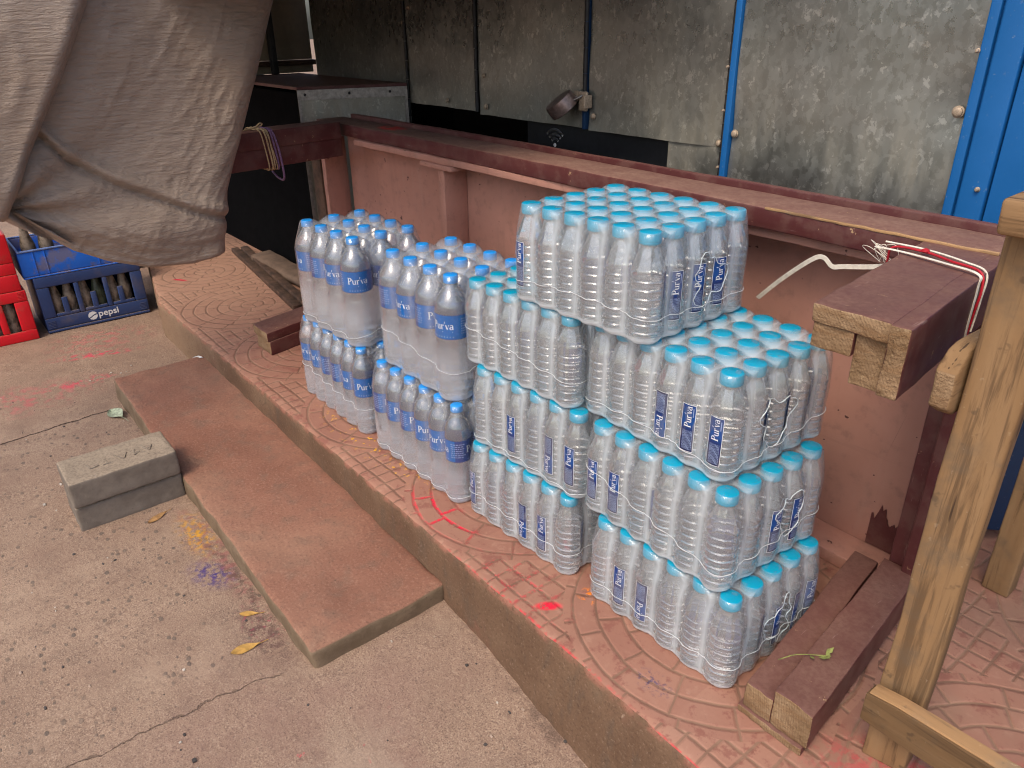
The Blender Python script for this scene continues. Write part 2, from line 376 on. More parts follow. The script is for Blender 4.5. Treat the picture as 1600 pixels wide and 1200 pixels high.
def mat_plaster():
    m = Mat("kerb_plaster"); n1 = m.noise(5, 5, .6); st = m.noise(26, 6, .7, vec=m.mapv(scale=(1, .6, .35), rot=(0, .5, 0))); n3 = m.noise(150, 4, .7)
    c = m.ramp(n1, [(.3, (.125, .073, .046)), (.55, (.175, .108, .069)), (.75, (.22, .15, .098))])
    c = m.mix(m.math('MULTIPLY', m.step(st, .5, .7), .5), c, (.11, .085, .065))
    c = m.mix(m.math('MULTIPLY', m.step(m.noise(60, 3, .6, vec=m.mapv(scale=(.7, 1, .3), rot=(0, .6, 0))), .68, .76), .6), c, (.42, .33, .24))
    red = m.math('MULTIPLY', m.step(m.noise(4, 4, .6), .52, .7), m.step(m.noise(40, 4), .4, .6)); c = m.mix(m.math('MULTIPLY', red, .5), c, (.22, .08, .065))
    x, y, z = m.sep(); c = m.mix(m.math('MULTIPLY', m.step(x, -2.0, -2.7), .6), c, (.36, .25, .165))
    c = m.mix(m.math('MULTIPLY', m.math('MULTIPLY', m.step(z, -.02, -.004), m.step(m.noise(18, 4), .4, .6)), .7), c, (.36, .15, .11))
    c = m.mix(m.math('MULTIPLY', m.step(n3, .54, .7), .6), c, (.075, .05, .035)); c = m.mix(m.math('MULTIPLY', m.step(n3, .44, .3), .4), c, (.33, .24, .17))
    h = m.math('ADD', m.math('MULTIPLY', st, .6), m.math('MULTIPLY', n3, .5))
    return m.done(m.principled(c, .93, m.bump(h, .9, .007), spec=.15))
def mat_step():
    m = Mat("red_oxide_concrete"); n1 = m.noise(3.5, 6, .6); n2 = m.noise(18, 6, .65); n3 = m.noise(160, 4, .7)
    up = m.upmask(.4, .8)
    c = m.ramp(n1, [(.3, (.215, .098, .066)), (.55, (.275, .132, .09)), (.75, (.335, .175, .118))])
    c = m.mix(m.math('MULTIPLY', m.step(n2, .47, .68), .6), c, (.19, .12, .088))
    big = m.step(m.noise(1.6, 5, .6), .45, .65); c = m.mix(m.math('MULTIPLY', big, .4), c, (.29, .175, .12))
    wr_ = m.math('MULTIPLY', m.spot(-1.85, -.5, .4, .08), m.step(n2, .4, .6)); c = m.mix(m.math('MULTIPLY', wr_, .6), c, (.42, .25, .19))
    c = m.mix(m.math('MULTIPLY', m.step(n3, .52, .66), .55), c, (.15, .085, .065))
    c = m.mix(m.math('MULTIPLY', m.step(n3, .46, .34), .4), c, (.42, .26, .19))
    for (a, b, q) in ((-1.0, -.36, .03), (-1.5, -.3, .02), (-1.25, -.33, .015), (-1.78, -.28, .025)):
        k = m.math('MULTIPLY', m.spot(a, b, q, q * .7), m.step(m.noise(60, 3), .4, .55)); c = m.mix(m.math('MULTIPLY', k, .7), c, (.12, .085, .075))
    k = m.math('MULTIPLY', m.spot(-.8, -.25, .09, .05), m.step(m.noise(60, 3, .6), .58, .64)); c = m.mix(k, c, (.7, .03, .08))
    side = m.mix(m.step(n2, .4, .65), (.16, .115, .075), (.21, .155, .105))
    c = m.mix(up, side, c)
    c = m.mix(m.math('MULTIPLY', m.step(m.voro(70), .2, .1), m.math('MULTIPLY', m.step(n2, .5, .6), .5)), c, (.11, .07, .055))
    h = m.math('ADD', m.math('MULTIPLY', n2, .5), m.math('MULTIPLY', n3, .6))
    return m.done(m.principled(c, .9, m.bump(h, .8, .005), spec=.2))
def mat_block():
    m = Mat("grey_concrete_block"); n2 = m.noise(20, 6, .65); n3 = m.noise(150, 4, .7)
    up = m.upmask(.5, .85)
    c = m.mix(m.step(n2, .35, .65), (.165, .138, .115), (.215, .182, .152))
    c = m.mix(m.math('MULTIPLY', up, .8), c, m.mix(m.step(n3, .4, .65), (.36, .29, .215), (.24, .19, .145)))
    c = m.mix(m.math('MULTIPLY', m.step(n3, .62, .72), .5), c, (.1, .085, .075))
    k = m.step(m.noise(26, 2), .70, .73); c = m.mix(m.math('MULTIPLY', k, .6), c, (.42, .4, .38))
    return m.done(m.principled(c, .95, m.bump(m.math('ADD', m.math('MULTIPLY', n3, .6), n2), .6, .003), spec=.15))
def grain(m, axis, sc=60):
    sx = [1.0, 1.0, 1.0]; sx['xyz'.index(axis)] = .06
    v = m.mapv(scale=tuple(sx)); return m.noise(sc, 5, .65, vec=v, dist=.4), m.noise(sc * 3.2, 3, .7, vec=v), m.noise(sc * .28, 3, .5, vec=v)
def mat_raw(axis, name, light=1.0):
    m = Mat(name); g, g2, g3 = grain(m, axis)
    a = lambda *c: tuple(q * light for q in c)
    c = m.ramp(g3, [(.3, a(.185, .107, .050)), (.5, a(.26, .156, .076)), (.72, a(.34, .22, .118))])
    c = m.mix(m.math('MULTIPLY', m.step(g, .50, .64), .75), c, a(.10, .06, .033))
    c = m.mix(m.math('MULTIPLY', m.step(g2, .6, .75), .35), c, a(.10, .06, .032))
    dirt = m.step(m.noise(9, 5, .65), .5, .7); c = m.mix(m.math('MULTIPLY', dirt, .6), c, a(.13, .10, .07))
    spl = m.step(m.noise(95, 2, .5, vec=m.mapv(scale=tuple(.03 if q == axis else 1.0 for q in 'xyz'))), .69, .72); c = m.mix(m.math('MULTIPLY', spl, .8), c, a(.035, .022, .014))
    blot = m.step(m.noise(34, 3, .6), .66, .74); c = m.mix(m.math('MULTIPLY', blot, .5), c, a(.07, .05, .035))
    c = m.mix(m.math('MULTIPLY', m.step(m.noise(90, 3, .6), .66, .74), .22), c, a(.45, .36, .25))
    v = m.voro(9, vec=m.mapv(scale=tuple(.35 if q == axis else 1.0 for q in 'xyz'))); kn = m.step(v, .085, .05); c = m.mix(m.math('MULTIPLY', kn, .75), c, a(.06, .035, .02))
    return m.done(m.principled(c, .82, m.bump(m.math('ADD', m.math('MULTIPLY', g, .6), m.math('MULTIPLY', g2, .4)), .8, .0025), spec=.25))
def mat_end(name="sawn_wood_end"):
    m = Mat(name); v = m.mapv(scale=(1, .3, 1)); n = m.noise(70, 5, .7, vec=v); n2 = m.noise(14, 4, .6); r = m.noise(30, 2, .5, vec=m.mapv(scale=(.5, .3, 3)))
    c = m.ramp(n2, [(.3, (.19, .12, .064)), (.5, (.29, .192, .112)), (.7, (.38, .27, .165))])
    x, y, z = m.sep(); wv = m.math('ADD', m.math('SQRT', m.math('ADD', m.math('POWER', m.math('ADD', x, .21), 2.0), m.math('POWER', m.math('ADD', z, .13), 2.0))), m.math('MULTIPLY', n2, .012))
    rg = m.step(m.math('SINE', m.math('MULTIPLY', wv, 1500)), .2, .9); c = m.mix(m.math('MULTIPLY', rg, .4), c, (.17, .105, .055))
    c = m.mix(m.math('MULTIPLY', m.step(r, .5, .6), .35), c, (.22, .12, .055))
    c = m.mix(m.math('MULTIPLY', m.step(n, .55, .72), .55), c, (.13, .075, .035))
    c = m.mix(m.math('MULTIPLY', m.step(n, .4, .25), .4), c, (.56, .42, .26))
    return m.done(m.principled(c, .9, m.bump(m.math('ADD', n, m.noise(160, 3, .7)), 1.0, .004), spec=.2))
def mat_maroon(axis, name, dust=0.75, red=0.0):
    m = Mat(name); g, g2, g3 = grain(m, axis, 40); n = m.noise(16, 6, .65); n3 = m.noise(110, 4, .7)
    c = m.ramp(g3, [(.3, (.075, .021, .021)), (.6, (.105, .03, .029)), (.75, (.12, .042, .04))])
    c = m.mix(m.math('MULTIPLY', m.step(n, .55, .75), .4), c, (.05, .016, .016))
    up = m.upmask(.6, .9)
    dm = m.math('MULTIPLY', m.math('MULTIPLY', up, m.lin(n, .3, .7, .55, 1.0)), dust)
    c = m.mix(dm, c, m.mix(m.step(n3, .35, .65), (.215, .118, .085), (.285, .17, .122)))
    c = m.mix(m.math('MULTIPLY', m.math('SUBTRACT', 1, up), m.math('MULTIPLY', m.step(n, .42, .6), .22)), c, (.24, .15, .12))
    rk = m.math('MULTIPLY', m.spot(-.79, .065, .10, .05, -.1, .5), m.step(m.noise(26, 4, .6), .42, .5)); c = m.mix(m.math('MULTIPLY', rk, red), c, (.55, .05, .035))
    chip = m.math('MULTIPLY', m.step(m.noise(52, 4, .7), .655, .68), m.step(m.noise(5, 3), .46, .6)); c = m.mix(m.math('MULTIPLY', chip, .85), c, (.42, .27, .15))
    scr = m.step(m.noise(130, 3, .7, vec=m.mapv(scale=tuple(.08 if q == axis else 1.0 for q in 'xyz'))), .68, .73); c = m.mix(m.math('MULTIPLY', scr, .5), c, (.3, .2, .17))
    rg = m.math('ADD', .42, m.math('MULTIPLY', dm, .5))
    return m.done(m.principled(c, rg, m.bump(m.math('ADD', m.math('MULTIPLY', g, .7), m.math('MULTIPLY', chip, -.8)), .35, .002), spec=.4))
def mat_pink(axis='x', name="pink_paint"):
    m = Mat(name); n = m.noise(3.5, 5, .6); n2 = m.noise(25, 6, .65); g, g2, g3 = grain(m, axis, 40)
    c = m.ramp(n, [(.3, (.41, .205, .155)), (.55, (.47, .24, .185)), (.75, (.51, .275, .215))])
    c = m.mix(m.math('MULTIPLY', m.step(n2, .5, .72), .5), c, (.27, .145, .115))
    dr = m.noise(9, 5, .65, vec=m.mapv(scale=(1, 1, .12))); c = m.mix(m.math('MULTIPLY', m.step(dr, .52, .68), .4), c, (.25, .14, .11)); c = m.mix(m.math('MULTIPLY', m.step(dr, .44, .3), .25), c, (.47, .29, .235))
    c = m.mix(m.math('MULTIPLY', m.step(g, .6, .72), .18), c, (.22, .11, .09))
    sp = m.step(m.noise(46, 2, .5), .735, .755); c = m.mix(m.math('MULTIPLY', sp, .9), c, (.06, .03, .025))
    v = m.voro(5.5, feature='DISTANCE_TO_EDGE', vec=m.mapv(scale=(1, 1, .5)))
    ck = m.math('MULTIPLY', m.step(m.math('ADD', v, m.math('MULTIPLY', n2, .01)), .009, .004), m.step(m.noise(2.3, 2), .58, .68)); c = m.mix(m.math('MULTIPLY', ck, .8), c, (.10, .05, .04))
    return m.done(m.principled(c, .62, m.bump(m.math('ADD', m.math('MULTIPLY', n2, .5), m.math('MULTIPLY', g, .3)), .2, .003), spec=.35))
def mat_galv(name="galvanised_sheet"):
    m = Mat(name); n = m.noise(1.7, 4, .55); n2 = m.noise(9, 5, .6)
    wv = m.vmath('ADD', m.mapv(scale=(1, 1, .6)), m.vmath('MULTIPLY', m.noise(60, 3, .6, color=True), (.03, .03, .03))); vc = m.voro(85, vec=wv, out=1); vv = m.sep(vc)[0]; v2 = m.sep(m.voro(105, out=1, vec=wv))[1]
    c = m.ramp(m.math('ADD', m.math('MULTIPLY', vv, .4), m.math('MULTIPLY', n2, .6)), [(.2, (.25, .266, .245)), (.5, (.32, .336, .31)), (.85, (.40, .415, .385))])
    fl = m.math('MULTIPLY', m.step(v2, .74, .92), m.step(m.noise(20, 5, .7), .49, .57)); c = m.mix(m.math('MULTIPLY', fl, .5), c, (.70, .71, .66))
    scr = m.step(m.noise(150, 2, .6, vec=m.mapv(scale=(1, 1, .07), rot=(0, .12, 0))), .70, .76); c = m.mix(m.math('MULTIPLY', scr, .35), c, (.55, .55, .5))
    dk = m.step(m.noise(5, 5, .65), .56, .7); c = m.mix(m.math('MULTIPLY', dk, .10), c, (.14, .145, .13))
    x, y, z = m.sep()
    stv = m.noise(22, 5, .65, vec=m.mapv(scale=(1, 1, .09)))
    dz = m.math('MULTIPLY', m.step(z, 1.05, .66), m.math('ADD', .35, m.math('MULTIPLY', m.step(stv, .36, .72), .5)))
    dust = m.math('MULTIPLY', m.math('ADD', m.math('MULTIPLY', dz, .9), m.math('MULTIPLY', m.step(n, .5, .72), .35)), m.step(m.noise(2.4, 2), .28, .55))
    c = m.mix(m.math('MULTIPLY', dust, .85), c, (.34, .285, .20))
    blu = m.math('MULTIPLY', m.step(m.noise(2.2, 3), .48, .75), .35); c = m.mix(blu, c, (.13, .17, .19))
    rg = m.math('ADD', m.lin(vv, 0, 1, .26, .36), m.math('MULTIPLY', dust, .35))
    dent = m.noise(3.2, 2, .4)
    return m.done(m.principled(c, rg, m.bump(dent, .25, .03, m.bump(m.noise(40, 3), .08, .002)), metal=m.math('SUBTRACT', .88, m.math('MULTIPLY', dust, .75)), spec=.5))
def mat_paint(name, col, col2, rough=.45, chip=(.08, .07, .07), amt=.8, sc=30):
    m = Mat(name); n = m.noise(3, 5, .6); n2 = m.noise(sc, 5, .7)
    c = m.mix(m.step(n, .35, .65), col, col2)
    k = m.math('MULTIPLY', m.step(n2, .66, .70), m.step(m.noise(6, 3), .42, .6)); c = m.mix(m.math('MULTIPLY', k, amt), c, chip)
    c = m.mix(m.math('MULTIPLY', m.step(m.noise(110, 3, .7), .66, .74), .35), c, (.4, .4, .4))
    return m.done(m.principled(c, rough, m.bump(n2, .12, .002), spec=.45))
def mat_dirty_plastic(name, col, col2, dirt, lo=.45, hi=.62, amt=.7):
    m = Mat(name); n = m.noise(9, 6, .65); n2 = m.noise(60, 4, .7); up = m.upmask(.5, .9)
    c = m.mix(m.step(m.noise(4, 3), .35, .65), col, col2)
    k = m.math('MULTIPLY', m.step(n, lo, hi), amt); c = m.mix(k, c, dirt); c = m.mix(m.math('MULTIPLY', up, .7), c, dirt)
    c = m.mix(m.math('MULTIPLY', m.step(n2, .6, .7), .25), c, dirt)
    return m.done(m.principled(c, m.math('ADD', .4, m.math('MULTIPLY', k, .4)), m.bump(n2, .15, .002), spec=.4))
def mat_plain(name, col, rough=.6, metal=0.0, var=.25, sc=30, bump=.15, spec=.5):
    m = Mat(name); n = m.noise(sc, 5, .65)
    c = m.mix(m.step(n, .3, .7), tuple(q * (1 - var) for q in col), tuple(min(1, q * (1 + var)) for q in col))
    return m.done(m.principled(c, rough, m.bump(n, bump, .002), metal=metal, spec=spec))
def mat_tarp():
    m = Mat("tarpaulin"); n = m.noise(2.2, 5, .6); wr = m.noise(38, 6, .65, vec=m.mapv(scale=(1, .22, 1.4), rot=(.75, 0, 0)), dist=.9); wr2 = m.noise(105, 4, .65, vec=m.mapv(scale=(1, .16, 1.3), rot=(-.45, 0, 0)), dist=.7)
    x, y, z = m.sep(); cw = m.node('ShaderNodeTexWave', wave_type='BANDS', bands_direction='Z'); cw.inputs['Scale'].default_value = 160; m.set(cw.inputs[0], m.mapv(rot=(.35, 0, 0)))
    c = m.ramp(n, [(.3, (.33, .25, .19)), (.5, (.38, .31, .255)), (.7, (.37, .325, .29))])
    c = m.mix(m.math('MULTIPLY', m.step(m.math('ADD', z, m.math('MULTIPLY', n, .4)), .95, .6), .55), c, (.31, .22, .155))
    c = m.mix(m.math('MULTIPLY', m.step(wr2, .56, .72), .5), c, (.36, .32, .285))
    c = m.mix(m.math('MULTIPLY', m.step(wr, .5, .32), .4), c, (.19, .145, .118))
    ck = m.math('MULTIPLY', m.step(m.voro(7, feature='DISTANCE_TO_EDGE', vec=m.mapv(scale=(1, 1, 1.6), rot=(.6, 0, 0))), .02, .004), m.step(m.noise(5, 3), .5, .62))
    c = m.mix(m.math('MULTIPLY', ck, .35), c, (.3, .25, .2))
    wr3 = m.noise(160, 3, .6, vec=m.mapv(scale=(1, .22, 1.2), rot=(.7, 0, 0)), dist=.5); h = m.math('ADD', m.math('MULTIPLY', wr, .6), m.math('ADD', m.math('MULTIPLY', wr2, .55), m.math('MULTIPLY', wr3, .25)))
    nb = m.bump(h, .75, .012); nb = m.bump(cw.outputs[1], .06, .001, nb)
    return m.done(m.principled(c, .42, nb, spec=.5, sheen=.1))
def mat_bottle(name, tint, white=(.84, .94, 1.0), milk=.13, thru=.03, f0=.15):
    m = Mat(name); n = m.noise(55, 3, .5); nb = m.bump(n, .06, .002)
    gl = m.principled(tint, .0, nb, trans=1.0, ior=1.33, spec=.5)
    df = m.node('ShaderNodeBsdfDiffuse', {'Color': white, 'Normal': nb}); tr = m.node('ShaderNodeBsdfTransparent'); tr.inputs[0].default_value = (*tint, 1)
    g2 = m.node('ShaderNodeMixShader', (thru, gl, tr.outputs[0]))
    a = m.node('ShaderNodeMixShader', (milk, g2.outputs[0], df.outputs[0]))
    sh = m.node('ShaderNodeBsdfGlossy', {'Color': (1, 1, 1), 'Roughness': .045, 'Normal': nb}); b = m.node('ShaderNodeMixShader', (m.schlick(f0, nb), a.outputs[0], sh.outputs[0]))
    return m.done(b.outputs[0])
def mat_cap(name, col):
    m = Mat(name); n = m.noise(60, 2)
    return m.done(m.principled(m.mix(n, tuple(q * .9 for q in col), col), .34, None, spec=.5, coat=.15))
def mat_film(name, haze, loose, tint=(.88, .9, .92)):
    m = Mat(name)
    wr = m.noise(38, 5, .6, vec=m.mapv(scale=(1, 1, .25)), dist=1.0); wr2 = m.noise(120, 3, .6, vec=m.mapv(scale=(1, 1, .5), rot=(.4, .3, 0)), dist=.6)
    nb = m.bump(m.math('ADD', wr, m.math('MULTIPLY', wr2, .35)), .42, .006)
    lw = m.node('ShaderNodeLayerWeight'); lw.inputs[0].default_value = .35; m.set(lw.inputs['Normal'], nb)
    tr = m.node('ShaderNodeBsdfTransparent'); tr.inputs[0].default_value = (.97, .975, .98, 1)
    df = m.node('ShaderNodeBsdfDiffuse', {'Color': tint, 'Normal': nb}); tl = m.node('ShaderNodeBsdfTranslucent', {'Color': tint, 'Normal': nb})
    hz = m.node('ShaderNodeMixShader', (.14, df.outputs[0], tl.outputs[0]))
    at = m.node('ShaderNodeAttribute'); at.attribute_name = 'looseness'; hz_ = m.math('ADD', haze, m.math('MULTIPLY', at.outputs['Fac'], loose)); f = m.math('ADD', hz_, m.math('ADD', m.math('MULTIPLY', m.math('POWER', lw.outputs['Facing'], 2.0), .18), m.math('MULTIPLY', m.step(wr, .5, .75), haze * .9)), clamp=True)
    a = m.node('ShaderNodeMixShader', (f, tr.outputs[0], hz.outputs[0]))
    gl = m.node('ShaderNodeBsdfAnisotropic' if False else 'ShaderNodeBsdfGlossy', {'Color': (1, 1, 1), 'Roughness': .065, 'Normal': nb})
    g = m.schlick(.052, nb)
    b = m.node('ShaderNodeMixShader', (g, a.outputs[0], gl.outputs[0]))
    return m.done(b.outputs[0])
def mat_label(name, z0, z1, flip=False):
    m = Mat(name); x, y, z = m.sep(); t = m.lin(z, z0, z1, 0, 1)
    c = m.ramp(t, [(.0, (.008, .014, .075)), (.45, (.010, .024, .12)), (.62, (.006, .065, .26)), (1.0, (.005, .045, .20))] if not flip else [(.0, (.005, .045, .20)), (.38, (.006, .065, .26)), (.55, (.010, .024, .12)), (1.0, (.008, .014, .075))])
    return m.done(m.principled(c, .35, None, spec=.5))

M_GROUND = mat_ground(); M_PAVER = mat_paver(); M_PLASTER = mat_plaster(); M_STEP = mat_step(); M_BLOCK = mat_block()
M_RAW_X = mat_raw('x', "raw_wood_x"); M_RAW_Y = mat_raw('y', "raw_wood_y"); M_RAW_Z = mat_raw('z', "raw_wood_z"); M_PALE_X = mat_raw('x', "pale_wood_x", 1.35)
M_GREY_X = mat_raw('x', "weathered_wood_edge", .62)
M_END = mat_end(); M_MAR_X = mat_maroon('x', "maroon_paint_x", .9, .9); M_MAR_Y = mat_maroon('y', "maroon_paint_y", .55); M_MAR_Z = mat_maroon('z', "maroon_paint_z", .5)
M_PINK = mat_pink(); M_PINK_Z = mat_pink('z', "pink_paint_z"); M_GALV = mat_galv()
M_BLUE = mat_paint("blue_paint", (.006, .11, .34), (.010, .125, .38), .5, (.06, .055, .05), .9, 38); M_NAVY = mat_paint("navy_and_shaded_blue", (.008, .03, .085), (.012, .04, .10))  # dark blue holds the painted shade of the lower kiosk panel
M_BLACK = mat_plain("black_interior_shade", (.004, .004, .0045), .95, spec=.05); M_DARK = mat_plain("dark_steel", (.03, .03, .032), .5, .4)  # near black also carries the painted shade of the cabinet side
M_STEEL = mat_plain("worn_steel", (.32, .30, .28), .38, .9, sc=60); M_RUST = mat_plain("brown_lock_steel", (.30, .22, .20), .36, .75, sc=70)
M_BOLT = mat_plain("dusty_bolt", (.42, .33, .24), .6, .3, sc=200); M_CREAM = mat_plain("cream_board", (.33, .28, .20), .8, var=.15, sc=7)
M_TARP = mat_tarp(); M_DKBROWN = mat_plain("dark_brown_wood", (.075, .042, .026), .8, var=.5, sc=24, bump=.4)
M_WHITE = mat_plain("white_print", (.82, .84, .86), .5, var=.03); M_PALETXT = mat_plain("pale_print", (.30, .38, .58), .5, var=.1)
M_CLEAR = mat_bottle("clear_bottle_water", (.96, .985, 1.0)); M_CLEARB = mat_bottle("bluish_bottle_water", (.95, .97, .99), (.80, .88, .98), .10)
M_CYAN = mat_cap("cyan_cap", (.0, .32, .50)); M_CAPBLUE = mat_cap("blue_cap", (.012, .30, .82))
M_FILM = mat_film("shrink_film", .04, .82, (.86, .95, 1.0)); M_FILM2 = mat_film("hazy_shrink_film", .03, .56, (.80, .86, .94))
M_SEAM = mat_plain("film_fold", (.62, .64, .66), .3, var=.05)

# ================================================================== SETTING
def ground_z(x, y):
    return -.158 - .045 * sst(-.75, .1, x) + .004 * fb((x * 2.1, y * 2.1, 3)) + .0016 * fb((x * 11, y * 11, 7), 3)
def axis_pts(a, b, step, far, n=14):
    inner = [a + (b - a) * k / int((b - a) / step) for k in range(int((b - a) / step) + 1)]
    g = [(k / n) ** 2.6 * far for k in range(1, n + 1)]
    return [a - q for q in reversed(g)] + inner + [b + q for q in g]
gx = axis_pts(-4.2, 1.2, .03, 60); gy = axis_pts(-1.9, .0, .03, 60)
mb = MB(); nx = len(gx)
mb.add([(x, y, ground_z(x, y)) for y in gy for x in gx], [(j * nx + i, j * nx + i + 1, (j + 1) * nx + i + 1, (j + 1) * nx + i) for j in range(len(gy) - 1) for i in range(nx - 1)], 0, True)
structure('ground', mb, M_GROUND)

# raised paved platform, kerb face flares a little towards the near end
mb = MB(); xs = [-5.2 + k * .025 for k in range(int(7.2 / .025) + 1)]
prof = []
def kerb_row(x):
    e = .004 * fb((x * 9, 2, 0), 3) + .003 * mn.noise(Vector((x * 45, 0, 0)))
    yt = -.171 - .006 * sst(-.3, .1, x) + e + max(0, -2.80 - x) * .21
    chip = max(0, mn.noise(Vector((x * 14, 9, 4))) - .33) * .05
    yf = yt - .002 - .038 * sst(-.75, .1, x) + .003 * fb((x * 5, 5, 1), 3)
    zb = -.235
    rows = [(1.6, 0.), (yt + .03 + chip, 0.), (yt + .012 + chip, -.0006), (yt + .004 + chip * .6, -.003 - chip * .3), (yt + .0005, -.009 - chip * .5)]
    for k in range(1, 9):
        t = k / 8; z = -.009 - chip * .5 * (1 - t) + (zb + .009) * t
        rows.append((yt + (yf - yt) * t + .0025 * fb((x * 16, z * 30, 2), 3), z))
    return rows
R_ = [kerb_row(x) for x in xs]; nr = len(R_[0])
mb.add([(x, y, z) for x, row in zip(xs, R_) for (y, z) in row], [], 0, True)
for i in range(len(xs) - 1):
    for k in range(nr - 1):
        mb.f.append((i * nr + k, i * nr + k + 1, (i + 1) * nr + k + 1, (i + 1) * nr + k)); mb.mi.append(0 if k < 3 else 1); mb.sm.append(True)
structure('pavement', mb, [M_PAVER, M_PLASTER], 60)

# step slab
def stepxf(p):
    t = (p.x + 2.29) / 1.65; p = p.copy()
    p.z += -.035 * t + .003 * fb((p.x * 5, p.y * 5, 3), 3); p.y += -.015 * (1 - t) * 0 + .02 * (1 - t) * (1 if p.y > -.3 else .6); p.x += (.02 if p.y > -.3 else 0) * (1 - 2 * 0) * t * 0
    return p
mb = MB(); mb.rbox(-2.285, -.636, -.505, -.168, -.26, -.078, b=.012, div=.018, amp=.0055, nf=13, xf=stepxf)
st = single('concrete_step', mb, M_STEP, "long low red oxide concrete step slab lying along the foot of the platform kerb", "step", loc=(-1.45, -.34, -.16))

# ------------------------------------------------------------------ kiosk of galvanised sheets
kio = thing('kiosk', "sheet metal kiosk with dark galvanised shutters and a blue painted post behind the table", 'kiosk', (-1.2, .92, 0))
def sheet(x0, x1, z0, z1, y, name='shutter_sheet', bottom_wave=0.0, mat=None, dents=()):
    mb = MB(); nu = max(3, int((x1 - x0) / .04)); nv = max(3, int((z1 - z0) / .04))
    def fn(u, v):
        x = x0 + (x1 - x0) * u; z = z0 + (z1 - z0) * v
        zz = z + (bottom_wave * mn.noise(Vector((x * 8, 1, 0))) if v == 0 else 0)
        yy = y + .004 * fb((x * 2.5, z * 2.5, x0), 3) - .003 * abs(2 * u - 1) ** 6 * (1 + mn.noise(Vector((z * 9, x0, 0))))
        for (dx, dz) in dents:
            d = math.hypot(x - dx, z - dz); yy += .008 * math.exp(-(d / .05) ** 2)
        return (x, yy, zz)
    mb.grid(nu, nv, fn); b = len(mb.v)
    mb.grid(nu, nv, lambda u, v: (lambda p: (p[0], p[1] + .0015, p[2]))(fn(u, v)), flip=True)
    # close rim
    rim = [i for i in range(nu)] + [(j + 1) * nu - 1 for j in range(1, nv)] + [nu * nv - 1 - i for i in range(1, nu)] + [(nv - 1 - j) * nu for j in range(1, nv - 1)]
    for a, c in zip(rim, rim[1:] + rim[:1]): mb.f.append((a, a + b, c + b, c)); mb.mi.append(0); mb.sm.append(False)
    return mb.build(name, mat or M_GALV, kio)
sheet(-3.28, -2.408, .30, 1.90, .925)
sheet(-2.395, -1.918, .756, 1.90, .92, bottom_wave=.003, dents=[(-2.118, .79)])
sheet(-1.903, -1.337, .745, 1.90, .92, bottom_wave=.003, dents=[(-1.855, .78)])
sheet(-1.312, -.782, .740, 1.90, .92, bottom_wave=.003, dents=[(-1.288, .79), (-.79, .75)])
sheet(-.976, -.782, .25, .742, .929)
sheet(-.752, -.168, .12, 1.90, .92, dents=[(-.742, .785), (-.18, .88)])
def hinge(x, z0, z1, w=.007):
    mb = MB(); z = z0
    while z < z1:
        mb.tube([(x, .912, z), (x, .912, min(z + .072, z1))], w, 10); z += .0745
    return mb.build('hinge', M_DARK, kio)
hinge(-2.402, .70, 2.2, .006); hinge(-1.911, .755, 2.2); hinge(-1.3245, .84, 2.2, .008); hinge(-.775, .66, 2.2, .006)
mb = MB(); mb.rbox(-.772, -.754, .905, .935, .15, 2.25, b=.002, div=.3); mb.build('frame_bar', M_BLUE, kio)
mb = MB(); mb.rbox(-1.331, -1.318, .908, .935, .742, 2.25, b=.002, div=.3); mb.build('frame_bar', M_NAVY, kio)
# blue corner post: edge strip, groove, wide strip, seam, side panel
mb = MB()
mb.rbox(-.164, -.143, .900, .94, .0, 2.25, b=.003, div=.2, amp=.001); mb.rbox(-.136, -.083, .896, .94, .0, 2.25, b=.004, div=.2, amp=.001)
mb.box(-.144, -.135, .915, .94, .0, 2.25)
mb.build('corner_post', M_BLUE, kio)
mb = MB(); mb.rbox(-.078, .75, .902, .94, .3, 2.25, b=.003, div=.2, amp=.0015); mb.build('side_panel', M_BLUE, kio)
def bolt(x, z, r=.008, y=.92):
    mb = MB(); mb.lathe([(0, r * 1.25), (-.0015, r * 1.25), (-.002, r), (-.006, r * .95), (-.008, r * .7), (-.0085, r * .3)], 12, (x, y - .002, z), axis='y'); mb.build('bolt', M_BOLT, kio)
for (x, z, r) in ((-2.118, .782, .007), (-1.924, .79, .007), (-1.862, .776, .009), (-1.87, .884, .007), (-1.288, .785, .008), (-.790, .752, .008), (-.742, .782, .009), (-.184, .879, .0105), (-2.366, 1.12, .006), (-2.415, 1.066, .006)): bolt(x, z, r)
for z in (.63, .69, .84, .95): bolt(-.778, z, .0035, .91)
bolt(-.166, 1.0, .004, .90); bolt(-.10, .73, .0045, .897)
# hasp
mb = MB(); mb.rbox(-1.338, -1.300, .896, .906, .800, .860, b=.006, div=.02); mb.rbox(-1.30, -1.292, .880, .915, .81, .85, b=.003, div=.02)
mb.lathe([(0, .016), (-.004, .016)], 16, (-1.352, .905, .845), axis='y'); mb.build('hasp', M_BOLT, kio)
# interior walls
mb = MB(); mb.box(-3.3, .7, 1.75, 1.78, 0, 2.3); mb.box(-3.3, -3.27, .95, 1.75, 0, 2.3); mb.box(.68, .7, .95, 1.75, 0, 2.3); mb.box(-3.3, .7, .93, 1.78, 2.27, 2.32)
mb.box(-3.3, -.98, .95, 1.75, .02, .05); mb.build('interior', M_BLACK, kio)

